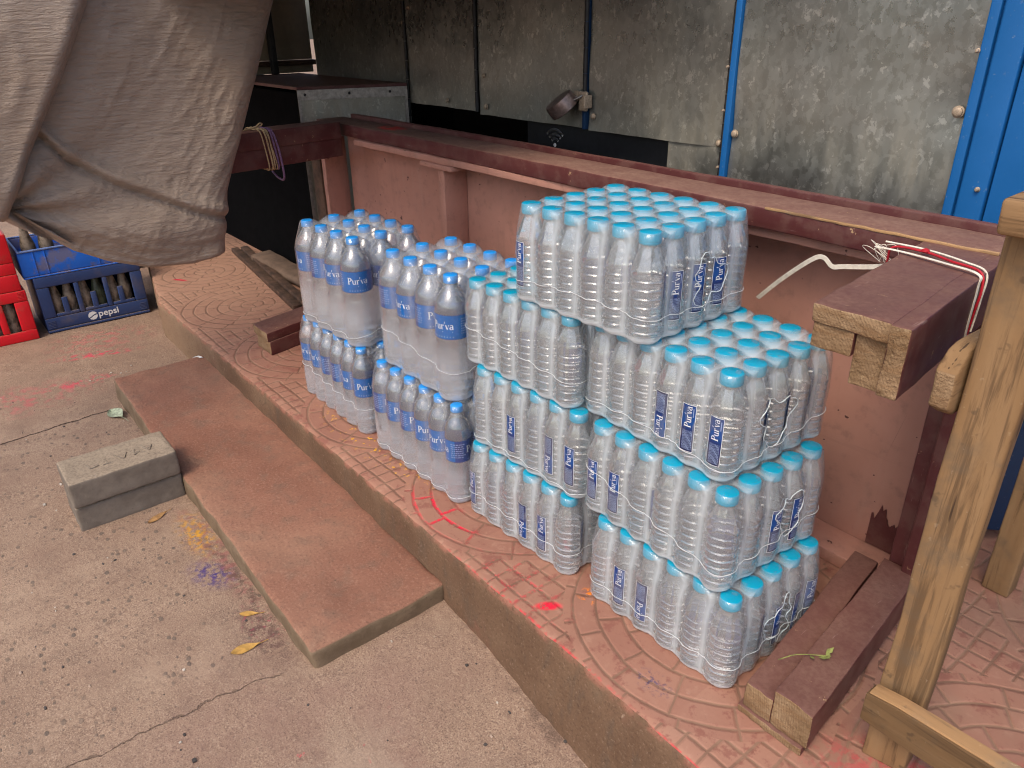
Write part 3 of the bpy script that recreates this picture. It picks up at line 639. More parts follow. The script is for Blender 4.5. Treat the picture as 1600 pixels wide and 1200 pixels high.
# padlock on the hasp
pl = thing('padlock', "round brown steel padlock hanging from the hasp between two shutters", 'padlock', (-1.36, .88, .82))
mb = MB(); ax = Vector((-.35, -.50, .79)).normalized(); c0 = Vector((-1.385, .866, .818)); K_ = 1.5
q = ax.to_track_quat('Z', 'Y')
pr = [(-.016, .0), (-.016, .030), (-.0145, .033), (.0, .0338), (.0125, .033), (.014, .031), (.0145, .025), (.0155, .0)]
tmp = MB(); tmp.lathe([(a * K_, b * K_) for a, b in pr], 36, cap0=False, cap1=False); mb.add([q @ Vector(v) + c0 for v in tmp.v], tmp.f, 0, True)
mb.build('lock_body', M_RUST, pl, 30)
sx = Vector((.72, .45, .38)).normalized(); sd = ax.cross(sx).normalized()
mb = MB(); mb.tube(catmull([c0 + sx * .040 + sd * .014, c0 + sx * .06 + sd * .014, c0 + sx * .076 + sd * .008, c0 + sx * .078 - sd * .004, c0 + sx * .066 - sd * .013, c0 + sx * .040 - sd * .014], 6), .0042, 10); mb.build('shackle', M_STEEL, pl)

# wifi board in the dark gap
wf = thing('wifi_sign', "black board with a grey wireless signal symbol in the gap below the shutters", 'sign', (-1.5, .985, .6))
mb = MB(); mb.rbox(-1.70, -1.0, .985, .995, .30, .738, b=.003, div=.2); mb.build('board', mat_plain("black_board", (.012, .013, .016), .5), wf)
mb = MB(); cx, cz = -1.546, .662
for r in (.018, .034, .050):
    n = 18; vs = []; fs = []
    for k in range(n + 1):
        a = PI / 2 + math.radians(50) * (1 - 2 * k / n)
        for rr in (r, r + .0085):
            for yy in (.9848, .9842): vs.append((cx + rr * math.cos(a), yy, cz + rr * math.sin(a)))
    for k in range(n):
        b = k * 4; fs += [(b + 1, b + 5, b + 7, b + 3), (b, b + 1, b + 3, b + 2), (b + 2, b + 3, b + 7, b + 6), (b, b + 4, b + 5, b + 1)]
    mb.add(vs, fs)
mb.lathe([(0, .0075), (-.0007, .0075)], 14, (cx, .985, cz), axis='y'); mb.build('wireless_symbol', mat_plain("grey_print", (.9, .88, .85), .6), wf)

# cream partition far left behind the cabinet
pw = thing('plywood_partition', "cream plywood partition with dark upright and brown rail beside the shutters", 'partition', (-3.45, .9, .8))
mb = MB(); mb.rbox(-3.47, -3.455, .55, .985, .899, 1.9, b=.002, div=.15, amp=.002); mb.build('panel', M_CREAM, pw)
mb = MB(); mb.rbox(-3.47, -3.455, .1, .985, .838, .873, b=.002, div=.15, amp=.002); mb.build('panel', M_CREAM, pw)
mb = MB(); mb.rbox(-3.47, -3.42, -.85, .99, .874, .898, b=.003, div=.1, amp=.001); mb.build('rail', M_DKBROWN, pw)
mb = MB(); mb.rbox(-3.475, -3.458, -.95, .549, .838, 1.9, b=.002, div=.15, amp=.002); mb.build('reflection_blocker', M_BLACK, pw)  # unseen black panel, added to darken what the left shutters reflect
mb = MB(); mb.rbox(-3.419, -3.38, .735, .765, .838, 2.2, b=.003, div=.1, amp=.001); mb.build('upright', M_DARK, pw)

# metal cabinet with a wooden top
cab = thing('metal_cabinet', "galvanised metal cabinet with a brown wooden top standing behind the left end of the table", 'cabinet', (-2.8, .7, 0))
def prism(quad, z0, z1, mi=0):
    m_ = MB(); n = len(quad); vs = [(x, y, z0) for x, y in quad] + [(x, y, z1) for x, y in quad]
    m_.add(vs, [tuple(range(n - 1, -1, -1)), tuple(range(n, 2 * n))] + [(i, (i + 1) % n, n + (i + 1) % n, n + i) for i in range(n)], mi); return m_
Q = [(-2.543, .471), (-2.392, .900), (-3.448, .900), (-3.448, .471)]
inn = [(-2.552, .482), (-2.404, .898), (-4.3, .898), (-4.3, .482)]
prism(inn, 0.0, .81).build('body', M_BLACK, cab)  # shade on the cabinet side is put into this black colour
fd = Vector((Q[1][0] - Q[0][0], Q[1][1] - Q[0][1], 0)); FL = fd.length; fd.normalize(); fnn = Vector((fd.y, -fd.x, 0))
def on_front(s_, z, o): p = Vector((Q[0][0], Q[0][1], 0)) + fd * s_ + fnn * o; return (p.x, p.y, z)
mb = MB(); mb.grid(16, 24, lambda u, v: on_front(u * FL, .01 + .785 * v, -.004 + .003 * fb((u * 3, v * 3, 5), 3))); mb.build('front_sheet', M_GALV, cab)
mb = MB()
for (s0, s1, z0, z1) in ((0, FL, .785, .824), (0, .012, .01, .784), (FL - .012, FL, .01, .784)):
    vs = [on_front(s_, z, o) for s_ in (s0, s1) for z in (z0, z1) for o in (-.003, .0045)]
    mb.add(vs, [(0, 1, 3, 2), (4, 6, 7, 5), (0, 4, 5, 1), (2, 3, 7, 6), (0, 2, 6, 4), (1, 5, 7, 3)])
mb.build('edge_flange', M_STEEL, cab)
for s_ in (.03, .21, .38):
    mb = MB(); p = on_front(s_, .806, .0045); mb.lathe([(0, .006), (.002, .0055), (.0035, .002)], 10, p, axis='x'); mb.build('rivet', M_DARK, cab)
prism(Q, .8245, .836).build('top', mat_maroon('x', "dusty_brown_top", .8), cab)

# ------------------------------------------------------------------ unseen roof and front drop, added to shade the left shutters
mb = MB(); mb.rbox(-5.2, -.98, .05, .90, 1.36, 1.38, b=.004, div=.2, amp=.01); mb.rbox(-5.2, -1.05, -.16, .048, 1.36, 1.38, b=.004, div=.2, amp=.006); mb.rbox(-5.2, -1.05, -.18, -.162, 1.165, 1.38, b=.004, div=.1, amp=.006)
single('shade_roof', mb, M_DARK, "unseen dark roof sheet with front drop, added to shade the left shutters", 'roof', loc=(-3, .5, 1.37))

# ------------------------------------------------------------------ table lying on its side
tb = thing('wooden_table', "maroon wooden table tipped on its side, pink underside and sawn legs facing out", 'table', (-1.1, .455, 0))
mb = MB(); mb.rbox(-2.26, .072, .53, .55, .0, .687, b=.003, div=.09, amp=.0015); mb.build('tabletop', M_PINK, tb)
# long top apron: front board, dusty flat top, back lip
mb = MB(); rx = lambda p: Vector((p.x, p.y + (-.025 * (p.x + .9) if p.x > -1.7 else .02), p.z))
mb.rbox(-2.346, .128, .430, .551, .688, .731, b=.004, div=.06, amp=.0022, nf=7, xf=rx)
mb.build('long_rail', M_MAR_X, tb)
mb = MB(); mb.rbox(-2.30, .128, .5535, .571, .69, .745, b=.004, div=.07, amp=.002, nf=6, xf=rx); mb.build('table_edge', mat_maroon('x', 'maroon_lip', .25), tb)
mb = MB(); mb.rbox(-.30, .127, .4285, .4345, .7275, .7325, b=.0015, div=.02, amp=.0016, nf=40, xf=rx); mb.build('worn_edge', mat_raw('x', 'bare_wood_edge', 1.6), tb)
mb = MB(); mb.rbox(-2.03, -.62, .436, .47, .668, .6875, b=.002, div=.06, amp=.0018); mb.rbox(-.615, .07, .437, .47, .666, .687, b=.002, div=.06, amp=.0018); mb.build('batten', M_PINK, tb)
mb = MB(); mb.rbox(-1.575, -1.40, .426, .525, .653, .6675, b=.003, div=.05, amp=.002); mb.build('batten', M_PINK, tb)
mb = MB(); mb.rbox(-1.493, -1.460, .440, .529, .0, .6525, b=.003, div=.06, amp=.0015); mb.build('cross_brace', M_PINK_Z, tb)
mb = MB(); mb.rbox(-2.310, -2.280, .432, .529, .0, .668, b=.003, div=.06, amp=.0015); mb.build('end_brace', M_PINK_Z, tb)
mb = MB(); mb.rbox(-2.385, -2.312, .425, .53, .0, .668, b=.004, div=.06, amp=.002); mb.build('end_rail', M_DKBROWN, tb)
mb = MB(); mb.rbox(.0725, .105, .437, .545, .0, .6875, b=.003, div=.05, amp=.0012); mb.rbox(.1055, .146, .415, .545, .0, .6875, b=.004, div=.05, amp=.0012); mb.build('end_rail', M_MAR_Z, tb)
mb = MB(); mb.rbox(-2.25, .07, .440, .529, .0, .030, b=.003, div=.05, amp=.002); mb.build('batten', M_PINK, tb)
# brushed maroon paint overlapping the pink at the corners
def splash(cx, cz, w, h, up, seed, y=.4362):
    m_ = MB(); n = 44; top = []; 
    for k in range(n + 1):
        u = k / n; x = cx - w / 2 + w * u
        j = mn.noise(Vector((x * 190, seed, 0))) * .35 + mn.noise(Vector((x * 60, seed, 4))) * .5
        top.append((x, cz + up * h * (.45 + .6 * j + .35 * math.sin(u * 2.2 + seed))))
    vs = [(x, y, cz) for x, _ in top] + [(x, y, z) for _, z in [(0, 0)] for x, z in top] + [(x, y + .0025, cz) for x, _ in top] + [(x, y + .0025, z) for x, z in top]
    N = n + 1; fs = []
    for k in range(n):
        a = [(k, k + 1, N + k + 1, N + k)] if up > 0 else [(k + 1, k, N + k, N + k + 1)]
        fs += a + [(N + k, N + k + 1, 3 * N + k + 1, 3 * N + k)]
    m_.add(vs, fs); return m_
splash(.028, .032, .085, .105, 1, 1.2, .5265).build('paint_patch', M_MAR_Z, tb)
splash(-2.20, .645, .15, .06, -1, 1.7, .4295).build('paint_patch', M_MAR_Z, tb)
# legs (y from the table to the free sawn end)
def leg(pieces, name='leg'):
    m_ = MB()
    for (x0, x1, y0, y1, z0, z1, xf) in pieces:
        m_.rbox(x0, x1, y0, y1, z0, z1, b=.0022, div=.012, amp=.0016, nf=22, end=1, endmi=1, ragged=.0035, xf=xf)
    return m_.build(name, [M_MAR_Y, M_END], tb)
sh = lambda k, dz=0.0: (lambda p: Vector((p.x + k * (p.y - .0), p.y, p.z + dz * p.y)))
leg([(.055, .1603, .0, .4295, .7025, .7288, sh(-.11)), (.1585, .1845, -.002, .4295, .632, .7282, sh(-.11)), (.057, .1155, .004, .4295, .667, .702, sh(-.11)), (.116, .158, .010, .4295, .630, .702, sh(-.11))])
leg([(.064, .1145, -.03, .436, .016, .067, sh(-.135)), (.115, .183, -.028, .4295, .016, .089, sh(-.11)), (.058, .176, -.034, .436, .0, .0155, sh(-.13))])
leg([(-2.135, -2.035, -.02, .43, .685, .742, sh(-.17)), (-2.12, -2.045, -.02, .436, .62, .6845, sh(-.17))])
leg([(-2.045, -1.925, -.03, .43, .0, .052, sh(-.25)), (-2.06, -1.93, -.035, .43, .0525, .085, sh(-.25))])

# loose batten on the platform at the left end
mb = MB(); mb.rbox(-3.35, -2.30, .225, .262, .001, .022, b=.003, div=.08, amp=.002, xf=lambda p: Vector((p.x, p.y - (p.x + 2.3) * .125, p.z)))
mb.rbox(-3.30, -2.28, .2635, .30, .001, .034, b=.003, div=.08, amp=.002, xf=lambda p: Vector((p.x, p.y - (p.x + 2.3) * .125, p.z)))
single('wooden_batten', mb, M_DKBROWN, "dark brown wooden batten lying on the pavement at the left end of the table", 'batten', loc=(-2.8, .3, 0))
# dusty plinth behind it
mb = MB(); mb.rbox(-3.1, -2.42, .36, .47, .001, .05, b=.02, div=.06, amp=.008); single('mud_plinth', mb, mat_plain("dusty_mud", (.15, .10, .07), .95, sc=14), "low dusty mud plinth under the shadowed cabinet side", 'plinth', loc=(-2.8, .4, 0))

# ------------------------------------------------------------------ raw wooden stand at the right edge
ws = thing('wooden_stand', "rough unpainted timber stand with tall post in front of the table's right end", 'stand', (.4, .3, 0))
tw = lambda p: Vector((p.x + (p.y - .05) * -.1, p.y + (p.x - .24) * .2, p.z))
mb = MB(); mb.rbox(.238, .300, .050, .093, .0, .852, b=.004, div=.04, amp=.0022, nf=9, xf=tw, end=2); mb.build('post', [M_RAW_Z, M_END], ws)
mb = MB(); mb.rbox(.196, .246, .61, .66, .0, .852, b=.004, div=.05, amp=.002, nf=9, end=2); mb.build('post', [M_RAW_Z, M_END], ws)
mb = MB(); mb.rbox(.238, .70, .012, .13, .853, .893, b=.006, div=.04, amp=.003, nf=10, end=0); mb.build('top_board', [M_RAW_X, M_END], ws)
def railxf(p):
    q = p.copy(); q.y += (p.x - .24) * .03
    if p.x < .262: q.z += (.262 - p.x) * .2 * (1 if p.z < .13 else -1)
    return q
mb = MB(); mb.rbox(.236, .75, .009, .038, .103, .166, b=.003, div=.04, amp=.002, nf=12, end=0, xf=railxf)
lr = mb.build('lower_rail', [M_GREY_X, M_END], ws)
mb = MB(); mb.rbox(.240, .75, .0105, .0365, .1662, .1692, b=.0012, div=.04, amp=.0006, nf=12, xf=railxf); mb.build('sawn_top_face', mat_raw('x', "fresh_sawn_face", 1.75), ws)
def clxf(p):
    q = p.copy(); t = max(0, .06 - p.y) / .03
    if p.z > .66: q.z -= max(0, .058 - p.y) * .9 * ((p.z - .66) / .04)
    else: q.z += max(0, .055 - p.y) * .5 * ((.66 - p.z) / .04)
    return q
mb = MB(); mb.rbox(.210, .2355, .028, .40, .612, .705, b=.006, div=.02, amp=.002, nf=16, end=1, xf=clxf); mb.build('side_rail', [M_RAW_Y, M_END], ws)
mb = MB(); mb.rbox(.303, .75, .075, .10, .655, .70, b=.003, div=.05, amp=.002, end=0); mb.build('side_rail', [M_RAW_X, M_END], ws)
mb = MB(); mb.rbox(.2485, .75, .60, .625, .55, .60, b=.003, div=.05, amp=.002, end=0); mb.build('side_rail', [M_RAW_X, M_END], ws)
# lower blue kiosk panel behind the stand, its shade painted dark
mb = MB(); mb.rbox(.08, .75, .75, .765, -.02, .66, b=.004, div=.08, amp=.003, xf=lambda p: Vector((p.x, p.y - .02 + (p.x - .1) * .9, p.z + .055)))
single('kiosk_lower_panel', mb, M_NAVY, "lower blue kiosk panel behind the timber stand, its shade painted dark", 'metal sheet', loc=(.3, .8, 0))

# ------------------------------------------------------------------ tarpaulin
tp = thing('tarpaulin', "large wrinkled grey brown tarpaulin hanging at the left, gathered at its lower edge", 'tarpaulin', (-1.9, -.4, .4))
def interp(tab, x):
    if x <= tab[0][0]: return tab[0][1] + (x - tab[0][0]) * (tab[1][1] - tab[0][1]) / (tab[1][0] - tab[0][0])
    for (a, b), (c, d) in zip(tab, tab[1:]):
        if x <= c:
            t = (x - a) / (c - a); return b + (d - b) * t
    (a, b), (c, d) = tab[-2], tab[-1]; return d + (x - c) * (d - b) / (c - a)
YR = [(.38, -.116), (.411, -.113), (.50, -.09), (.588, -.071), (.72, -.012), (.867, .05), (1.0, .112), (1.133, .172), (1.9, .46)]
ZB = [(-1.6, .98), (-1.2, .86), (-.90, .73), (-.702, .615), (-.63, .545), (-.577, .500), (-.487, .452), (-.371, .408), (-.238, .393), (-.124, .402)]
def tarp_pt(u, v):
    # v<0 underside curling back ; v 0..1 face
    zt = 2.0; yb = -.124 + (-1.5 + .124) * u
    zb = interp(ZB, yb); vv = max(v, 0); z = zb + (zt - zb) * vv
    yr = interp(YR, z); y = yr + (-1.5 - yr) * u
    x = -1.9
    d = min(u / .05, 1); x -= .05 * (1 - math.sqrt(max(0, 1 - (1 - d) ** 2)))         # right edge rolls back
    pouch = math.exp(-((z - zb - .10) / .10) ** 2); x += .045 * pouch * min(1, u * 6)
    seam_z = interp([(-.75, .78), (-.56, .80), (-.51, .73), (-.41, .655), (-.2, .54), (-.10, .505)], y)
    x -= .018 * math.exp(-((z - seam_z) / .012) ** 2) * (1 if y > -.72 else 0)
    x += .016 * math.exp(-((z - seam_z - .03) / .02) ** 2)
    # folds radiating from the gathered point at the lower left
    gx_, gz_ = -.70, .63; ang = math.atan2(z - gz_, y - gx_); rr = math.hypot(z - gz_, y - gx_)
    x += .016 * math.sin(ang * 11 + 2 * mn.noise(Vector((y * 3, z * 3, 0)))) * math.exp(-rr / .30)
    # big soft billows and diagonal creases
    x += .05 * fb((y * 1.5 + z * .8, z * 1.1, 2.0), 2) + .006 * math.sin((y * .8 + z * .45) * 16 + 2.5 * mn.noise(Vector((y * 1.5, z * 1.5, 4)))) * sst(.5, .8, z)
    s_ = y * .65 + z * .76; t_ = y * -.76 + z * .65
    w1 = 1 - abs(mn.noise(Vector((s_ * 3.5, t_ * 15, 7)))) * 2; w2 = 1 - abs(mn.noise(Vector((s_ * 9 + 3, t_ * 34, 1)))) * 2
    patch = .35 + .65 * sst(-.2, .35, mn.noise(Vector((y * 3.3, z * 3.3, 11))))
    x += (.0042 * w1 ** 3 * (1 if w1 > 0 else 0) + .0028 * w2 ** 3 * (1 if w2 > 0 else 0)) * patch
    if z < seam_z - .01:
        x += .006 * (1 - abs(mn.noise(Vector((y * 4, (z - zb) * 30, 3)))) * 2)
    x += .0012 * fb((y * 30, z * 30, 5), 3)
    if v < 0:
        a = -v * PI * 1.15; x += -.055 * (1 - math.cos(a)) ; z += -.018 * math.sin(a)
        y -= .0
    return (x, y, z)
mb = MB(); NU, NV = 230, 190
def tf(u, w):
    v = -.12 + 1.12 * w
    v = v / .12 * 1.0 if v < 0 else v
    return tarp_pt(u ** 1.25, (v if v < 0 else v ** 1.3))
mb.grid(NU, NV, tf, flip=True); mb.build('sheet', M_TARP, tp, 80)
# outer flap: nearer layer on the left with its own free edge
EDGE = [(.30, -.83), (.45, -.78), (.646, -.673), (.799, -.574), (.951, -.476), (1.13, -.372), (2.0, .1)]
def flap_pt(u, v):
    z = .50 + 1.5 * v; ye = interp(EDGE, z); y = ye + (-1.6 - ye) * u
    x = -1.835 - .05 * (1 - min(1, u / .03)) ** 2 + .03 * fb((y * 2, z * 1.3, 9), 2)
    s_ = y * .3 + z * .95; t_ = y * .95 - z * .3
    w1 = 1 - abs(mn.noise(Vector((s_ * 4, t_ * 12, 17)))) * 2; x += .005 * max(w1, 0) ** 3 + .001 * fb((y * 28, z * 28, 8), 3)
    zb = interp(ZB, y); x += .04 * math.exp(-((z - zb - .1) / .1) ** 2)
    return (x, y, max(z, zb - .01 + .2 * (z - zb) * 0) if z < zb else z)
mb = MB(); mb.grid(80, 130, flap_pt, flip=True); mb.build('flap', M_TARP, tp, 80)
# loose hem hanging under the gather
def hem_pt(u, v):
    y = -.60 - .32 * u; zb = interp(ZB, y); z = zb + .04 - (.10 * v) * (1 - .25 * u) * (.55 + .45 * math.sin(PI * min(1, u * 1.3)))
    return (-1.87 + .02 * math.sin(u * 16 + v * 3) - .03 * v + .02 * mn.noise(Vector((y * 9, z * 9, 2))), y + .05 * v, z)
mb = MB(); mb.grid(40, 16, hem_pt, flip=True); mb.build('hem', M_TARP, tp, 80)

# ================================================================== WATER PACKS
# ---- lettering: thick and thin strokes in a 1-unit cap height
GL = {
 'P': (.70, [([(.17, 0), (.17, 1)], [.15, .15]), ([(.0, .025), (.34, .025)], [.05, .05]), ([(.0, .975), (.2, .975)], [.05, .05]),
       ([(.17, .97), (.38, .965), (.54, .86), (.585, .73), (.53, .58), (.38, .49), (.2, .485)], [.05, .07, .13, .15, .13, .07, .05])]),
 'u': (.64, [([(.12, .62), (.12, .2), (.17, .06), (.29, .02), (.41, .09), (.47, .2)], [.12, .12, .11, .07, .05, .04]), ([(.47, .62), (.47, 0)], [.12, .12]),
       ([(.0, .605), (.14, .605)], [.035, .035]), ([(.36, .605), (.48, .605)], [.035, .035]), ([(.46, .02), (.6, .02)], [.035, .035])]),
 'r': (.46, [([(.13, 0), (.13, .62)], [.12, .12]), ([(.13, .40), (.23, .56), (.34, .60), (.42, .55)], [.04, .06, .09, .11]), ([(.0, .02), (.28, .02)], [.035, .035]), ([(.0, .605), (.14, .605)], [.035, .035])]),
 "'": (.14, [([(.10, 1.05), (.07, .9), (.02, .74)], [.10, .09, .03])]),
 'v': (.56, [([(.09, .6), (.28, .0)], [.12, .10]), ([(.28, .0), (.47, .6)], [.045, .045]), ([(.0, .605), (.2, .605)], [.035, .035]), ([(.38, .605), (.56, .605)], [.035, .035])]),
 'a': (.56, [([(.42, .33), (.24, .36), (.10, .27), (.08, .13), (.17, .03), (.30, .04), (.42, .14)], [.04, .07, .11, .12, .09, .05, .04]),
       ([(.10, .52), (.22, .61), (.36, .59), (.43, .48), (.43, .0)], [.07, .05, .07, .11, .12]), ([(.42, .02), (.55, .02)], [.035, .035])]),
}
def word_quads(word, h):
    """flat quads of the word, x along reading direction from 0, y up"""
    qs = []; x0 = 0.0
    for ch in word:
        adv, strokes = GL[ch]
        for pts, ws in strokes:
            if len(pts) > 3:
                c = catmull([(a, b, 0) for a, b in pts], 3); n = len(c)
                w = [ws[min(int(i / 3), len(ws) - 1)] * (1 - (i / 3 % 1)) + ws[min(int(i / 3) + 1, len(ws) - 1)] * (i / 3 % 1) for i in range(n)]
                P = [(q.x, q.y) for q in c]
            else:
                n = 5; P = [(pts[0][0] + (pts[-1][0] - pts[0][0]) * k / n, pts[0][1] + (pts[-1][1] - pts[0][1]) * k / n) for k in range(n + 1)]; w = [ws[0] + (ws[-1] - ws[0]) * k / n for k in range(n + 1)]
            L, R = [], []
            for i, (a, b) in enumerate(P):
                p0 = P[max(i - 1, 0)]; p1 = P[min(i + 1, len(P) - 1)]; tx, ty = p1[0] - p0[0], p1[1] - p0[1]; l = math.hypot(tx, ty) or 1
                nx_, ny_ = -ty / l, tx / l; L.append((x0 + a + nx_ * w[i] / 2, b + ny_ * w[i] / 2)); R.append((x0 + a - nx_ * w[i] / 2, b - ny_ * w[i] / 2))
            for i in range(len(P) - 1): qs.append([(q[0] * h, q[1] * h) for q in (R[i], R[i + 1], L[i + 1], L[i])])
        x0 += adv
    return qs, x0 * h
def cyl(u, v, r): return (r * math.sin(u / r), -r * math.cos(u / r), v)
def add_quads(mb, quads, r, mi, f):
    for q in quads:
        mb.add([cyl(*f(*p), r) for p in q], [(0, 1, 2, 3)], mi)
def patch(mb, u0, u1, v0, v1, r, mi, nu=12, nv=10): mb.grid(nu, nv, lambda a, b: cyl(u0 + (u1 - u0) * a, v0 + (v1 - v0) * b, r), mi)

H3, R3, P3 = .1885, .0288, .058          # small clear bottle
LV = .1902
def clear_meshes():
    mb = MB(); pr = [(.0015, .012), (.0, .019), (.0012, .0235), (.005, .0268), (.010, .0284, .4), (.014, .0287, .6)]
    z = .0185
    for k in range(7):
        pr += [(z, .0288, .5), (z + .0020, .0273, .4), (z + .0034, .0273, .4), (z + .0054, .0289, .6), (z + .0108, .0290, .65)]; z += .0150
    pr += [(.1240, .0289, .95), (.1280, .0284, 1.0), (.1560, .0176, 1.0), (.1615, .0152, .6), (.1640, .0142, .2), (.1665, .0138), (.1680, .0150), (.1700, .0150), (.1705, .0138), (.175, .0136)]
    mb.lathe(pr, 40); body = mb.mesh('clear_bottle', [M_CLEAR], angle=26)
    mb = MB(); n = 60; vs = []
    cp = [(.1690, .0180), (.1698, .0186), (.1722, .0187), (.1726, .0181), (.1738, .0181), (.1742, .0187), (.1862, .0186), (.1876, .0181), (.1884, .0168), (.1885, .0)]
    for (zz, r) in cp:
        for k in range(n):
            rr = r * (1 + (.011 if (k % 2 and .1742 <= zz <= .187) else 0)); vs.append((rr * math.cos(2 * PI * k / n), rr * math.sin(2 * PI * k / n), zz))
    mb.add(vs, [(i * n + k, i * n + (k + 1) % n, (i + 1) * n + (k + 1) % n, (i + 1) * n + k) for i in range(len(cp) - 1) for k in range(n)], 0, True)
    cap = mb.mesh('bottle_cap', [M_CYAN], angle=45)
    labs = []
    for flip in (False, True):
        mb = MB(); v0, v1, w = .030, .118, .0265; r = .0297
        patch(mb, -w / 2, w / 2, v0, v1, r, 0)
        for (a_, b_, c_, d_) in ((-w / 2, w / 2, v0, v0 + .0008), (-w / 2, w / 2, v1 - .0008, v1), (-w / 2, -w / 2 + .0008, v0, v1), (w / 2 - .0008, w / 2, v0, v1)): patch(mb, a_, b_, c_, d_, r + .0003, 1, 8, 8)
        qs, L = word_quads("Pur'va", .0128)
        if not flip: f = lambda x, y: (.0062 - y, v0 + .046 + x)
        else: f = lambda x, y: (-.0062 + y, v1 - .046 - x)
        add_quads(mb, qs, r + .0004, 1, f)
        # tag line and fine print
        rnd = random.Random(3)
        def fp(x0, x1, y0, y1): add_quads(mb, [[(x0, y0), (x1, y0), (x1, y1), (x0, y1)]], r + .0004, 2, f)
        fp(.020, .036, -.0035, -.0022)
        for row in range(9):
            yy = -.0035 + row * .0021; x = -.042
            while x < -.006:
                l = rnd.uniform(.0015, .006); fp(x, min(x + l, -.006), yy, yy + .0009); x += l + .0009
        labs.append(mb.mesh('bottle_label', [mat_label("label_blue_b" if flip else "label_blue", v0, v1, flip), M_WHITE, M_PALETXT]))
    return body, cap, labs
def big_meshes(R, H, lz0, lz1, name):
    k = R / .0425; zk = H / .301; mb = MB()
    pr = [(.002, .014), (.0, .026), (.002, .033), (.007, .0385), (.014, .041), (.020, .0415)]
    pr += [(.026, .0408), (.028, .0402), (.032, .0402), (.034, .0412), (.040, .0422), (.115, .0424), (.124, .0420), (.132, .0408), (.136, .0395), (.141, .0395), (.146, .0408), (.152, .0413), (.218, .0413), (.224, .0408),
           (.234, .0395), (.244, .0365), (.252, .0322), (.259, .0272), (.266, .0220), (.273, .0178), (.278, .0158), (.281, .0152), (.2815, .0168), (.2835, .0168), (.284, .0150), (.288, .0148)]
    mb.lathe([(z * zk, r * k if z < .27 else r * (.5 + .5 * k)) for z, r in pr], 44); body = mb.mesh(name, [M_CLEARB], angle=60)
    mb = MB(); n = 56; vs = []; rc = .0168 * (.5 + .5 * k)
    cp = [(.2828, rc * .97), (.2834, rc), (.2985, rc * .985), (.3003, rc * .94), (.301, rc * .86), (.301, 0)]
    for (zz, r) in cp:
        for q in range(n):
            rr = r * (1 + (.02 if (q % 2 and zz < .299) else 0)); vs.append((rr * math.cos(2 * PI * q / n), rr * math.sin(2 * PI * q / n), zz * zk - (0 if zz > .29 else 0)))
    mb.add(vs, [(i * n + q, i * n + (q + 1) % n, (i + 1) * n + (q + 1) % n, (i + 1) * n + q) for i in range(len(cp) - 1) for q in range(n)], 0, True)
    cap = mb.mesh('bottle_cap', [M_CAPBLUE], angle=45)
    r = .0417 * k; hh = lz1 - lz0; C = 2 * PI * r; mb = MB()
    mb.grid(65, 6, lambda a, b: cyl(C * a, lz0 + hh * b, r), 0)
    patch(mb, -C * .22, C * .22, lz0 + .001, lz1 - .001, r + .00012, 3, 24, 5)
    for c0 in (0.0, C * .5):
        qs, L = word_quads("Pur'va", hh * .31)
        add_quads(mb, qs, r + .0004, 1, lambda x, y: (c0 - L / 2 + x, lz0 + hh * .42 + y))
        rnd = random.Random(5)
        def fp(u0, u1, v0, v1, mi=2): add_quads(mb, [[(u0, v0), (u1, v0), (u1, v1), (u0, v1)]], r + .0004, mi, lambda x, y: (x, y))
        fp(c0, c0 + L * .45, lz0 + hh * .31, lz0 + hh * .335, 1)
        u = c0 - L * .45
        while u < c0 + L * .45: fp(u, u + hh * .05, lz0 + hh * .08, lz0 + hh * .13); u += hh * .12
        for row in range(7):
            u = c0 + C * .17 ; vv = lz0 + hh * (.82 - row * .10)
            while u < c0 + C * .33:
                l = rnd.uniform(.002, .007); fp(u, u + l, vv, vv + hh * .035); u += l + .0015
    lab = mb.mesh('bottle_label', [mat_plain(name + "_label_navy", (.016, .05, .24), .35, var=.1), M_WHITE, M_PALETXT, mat_plain(name + "_label_blue", (.003, .12, .42), .35, var=.1)])
    return body, cap, [lab]
SMALL = clear_meshes()
BIG_R, BIG_H, BIG_P = .0425, .300, .087
MID_R, MID_H, MID_P = .0328, .2585, .067
BIG = big_meshes(BIG_R, BIG_H, .158, .216, 'litre_bottle'); MIDB = big_meshes(MID_R, MID_H, .118, .176, 'half_litre_bottle')

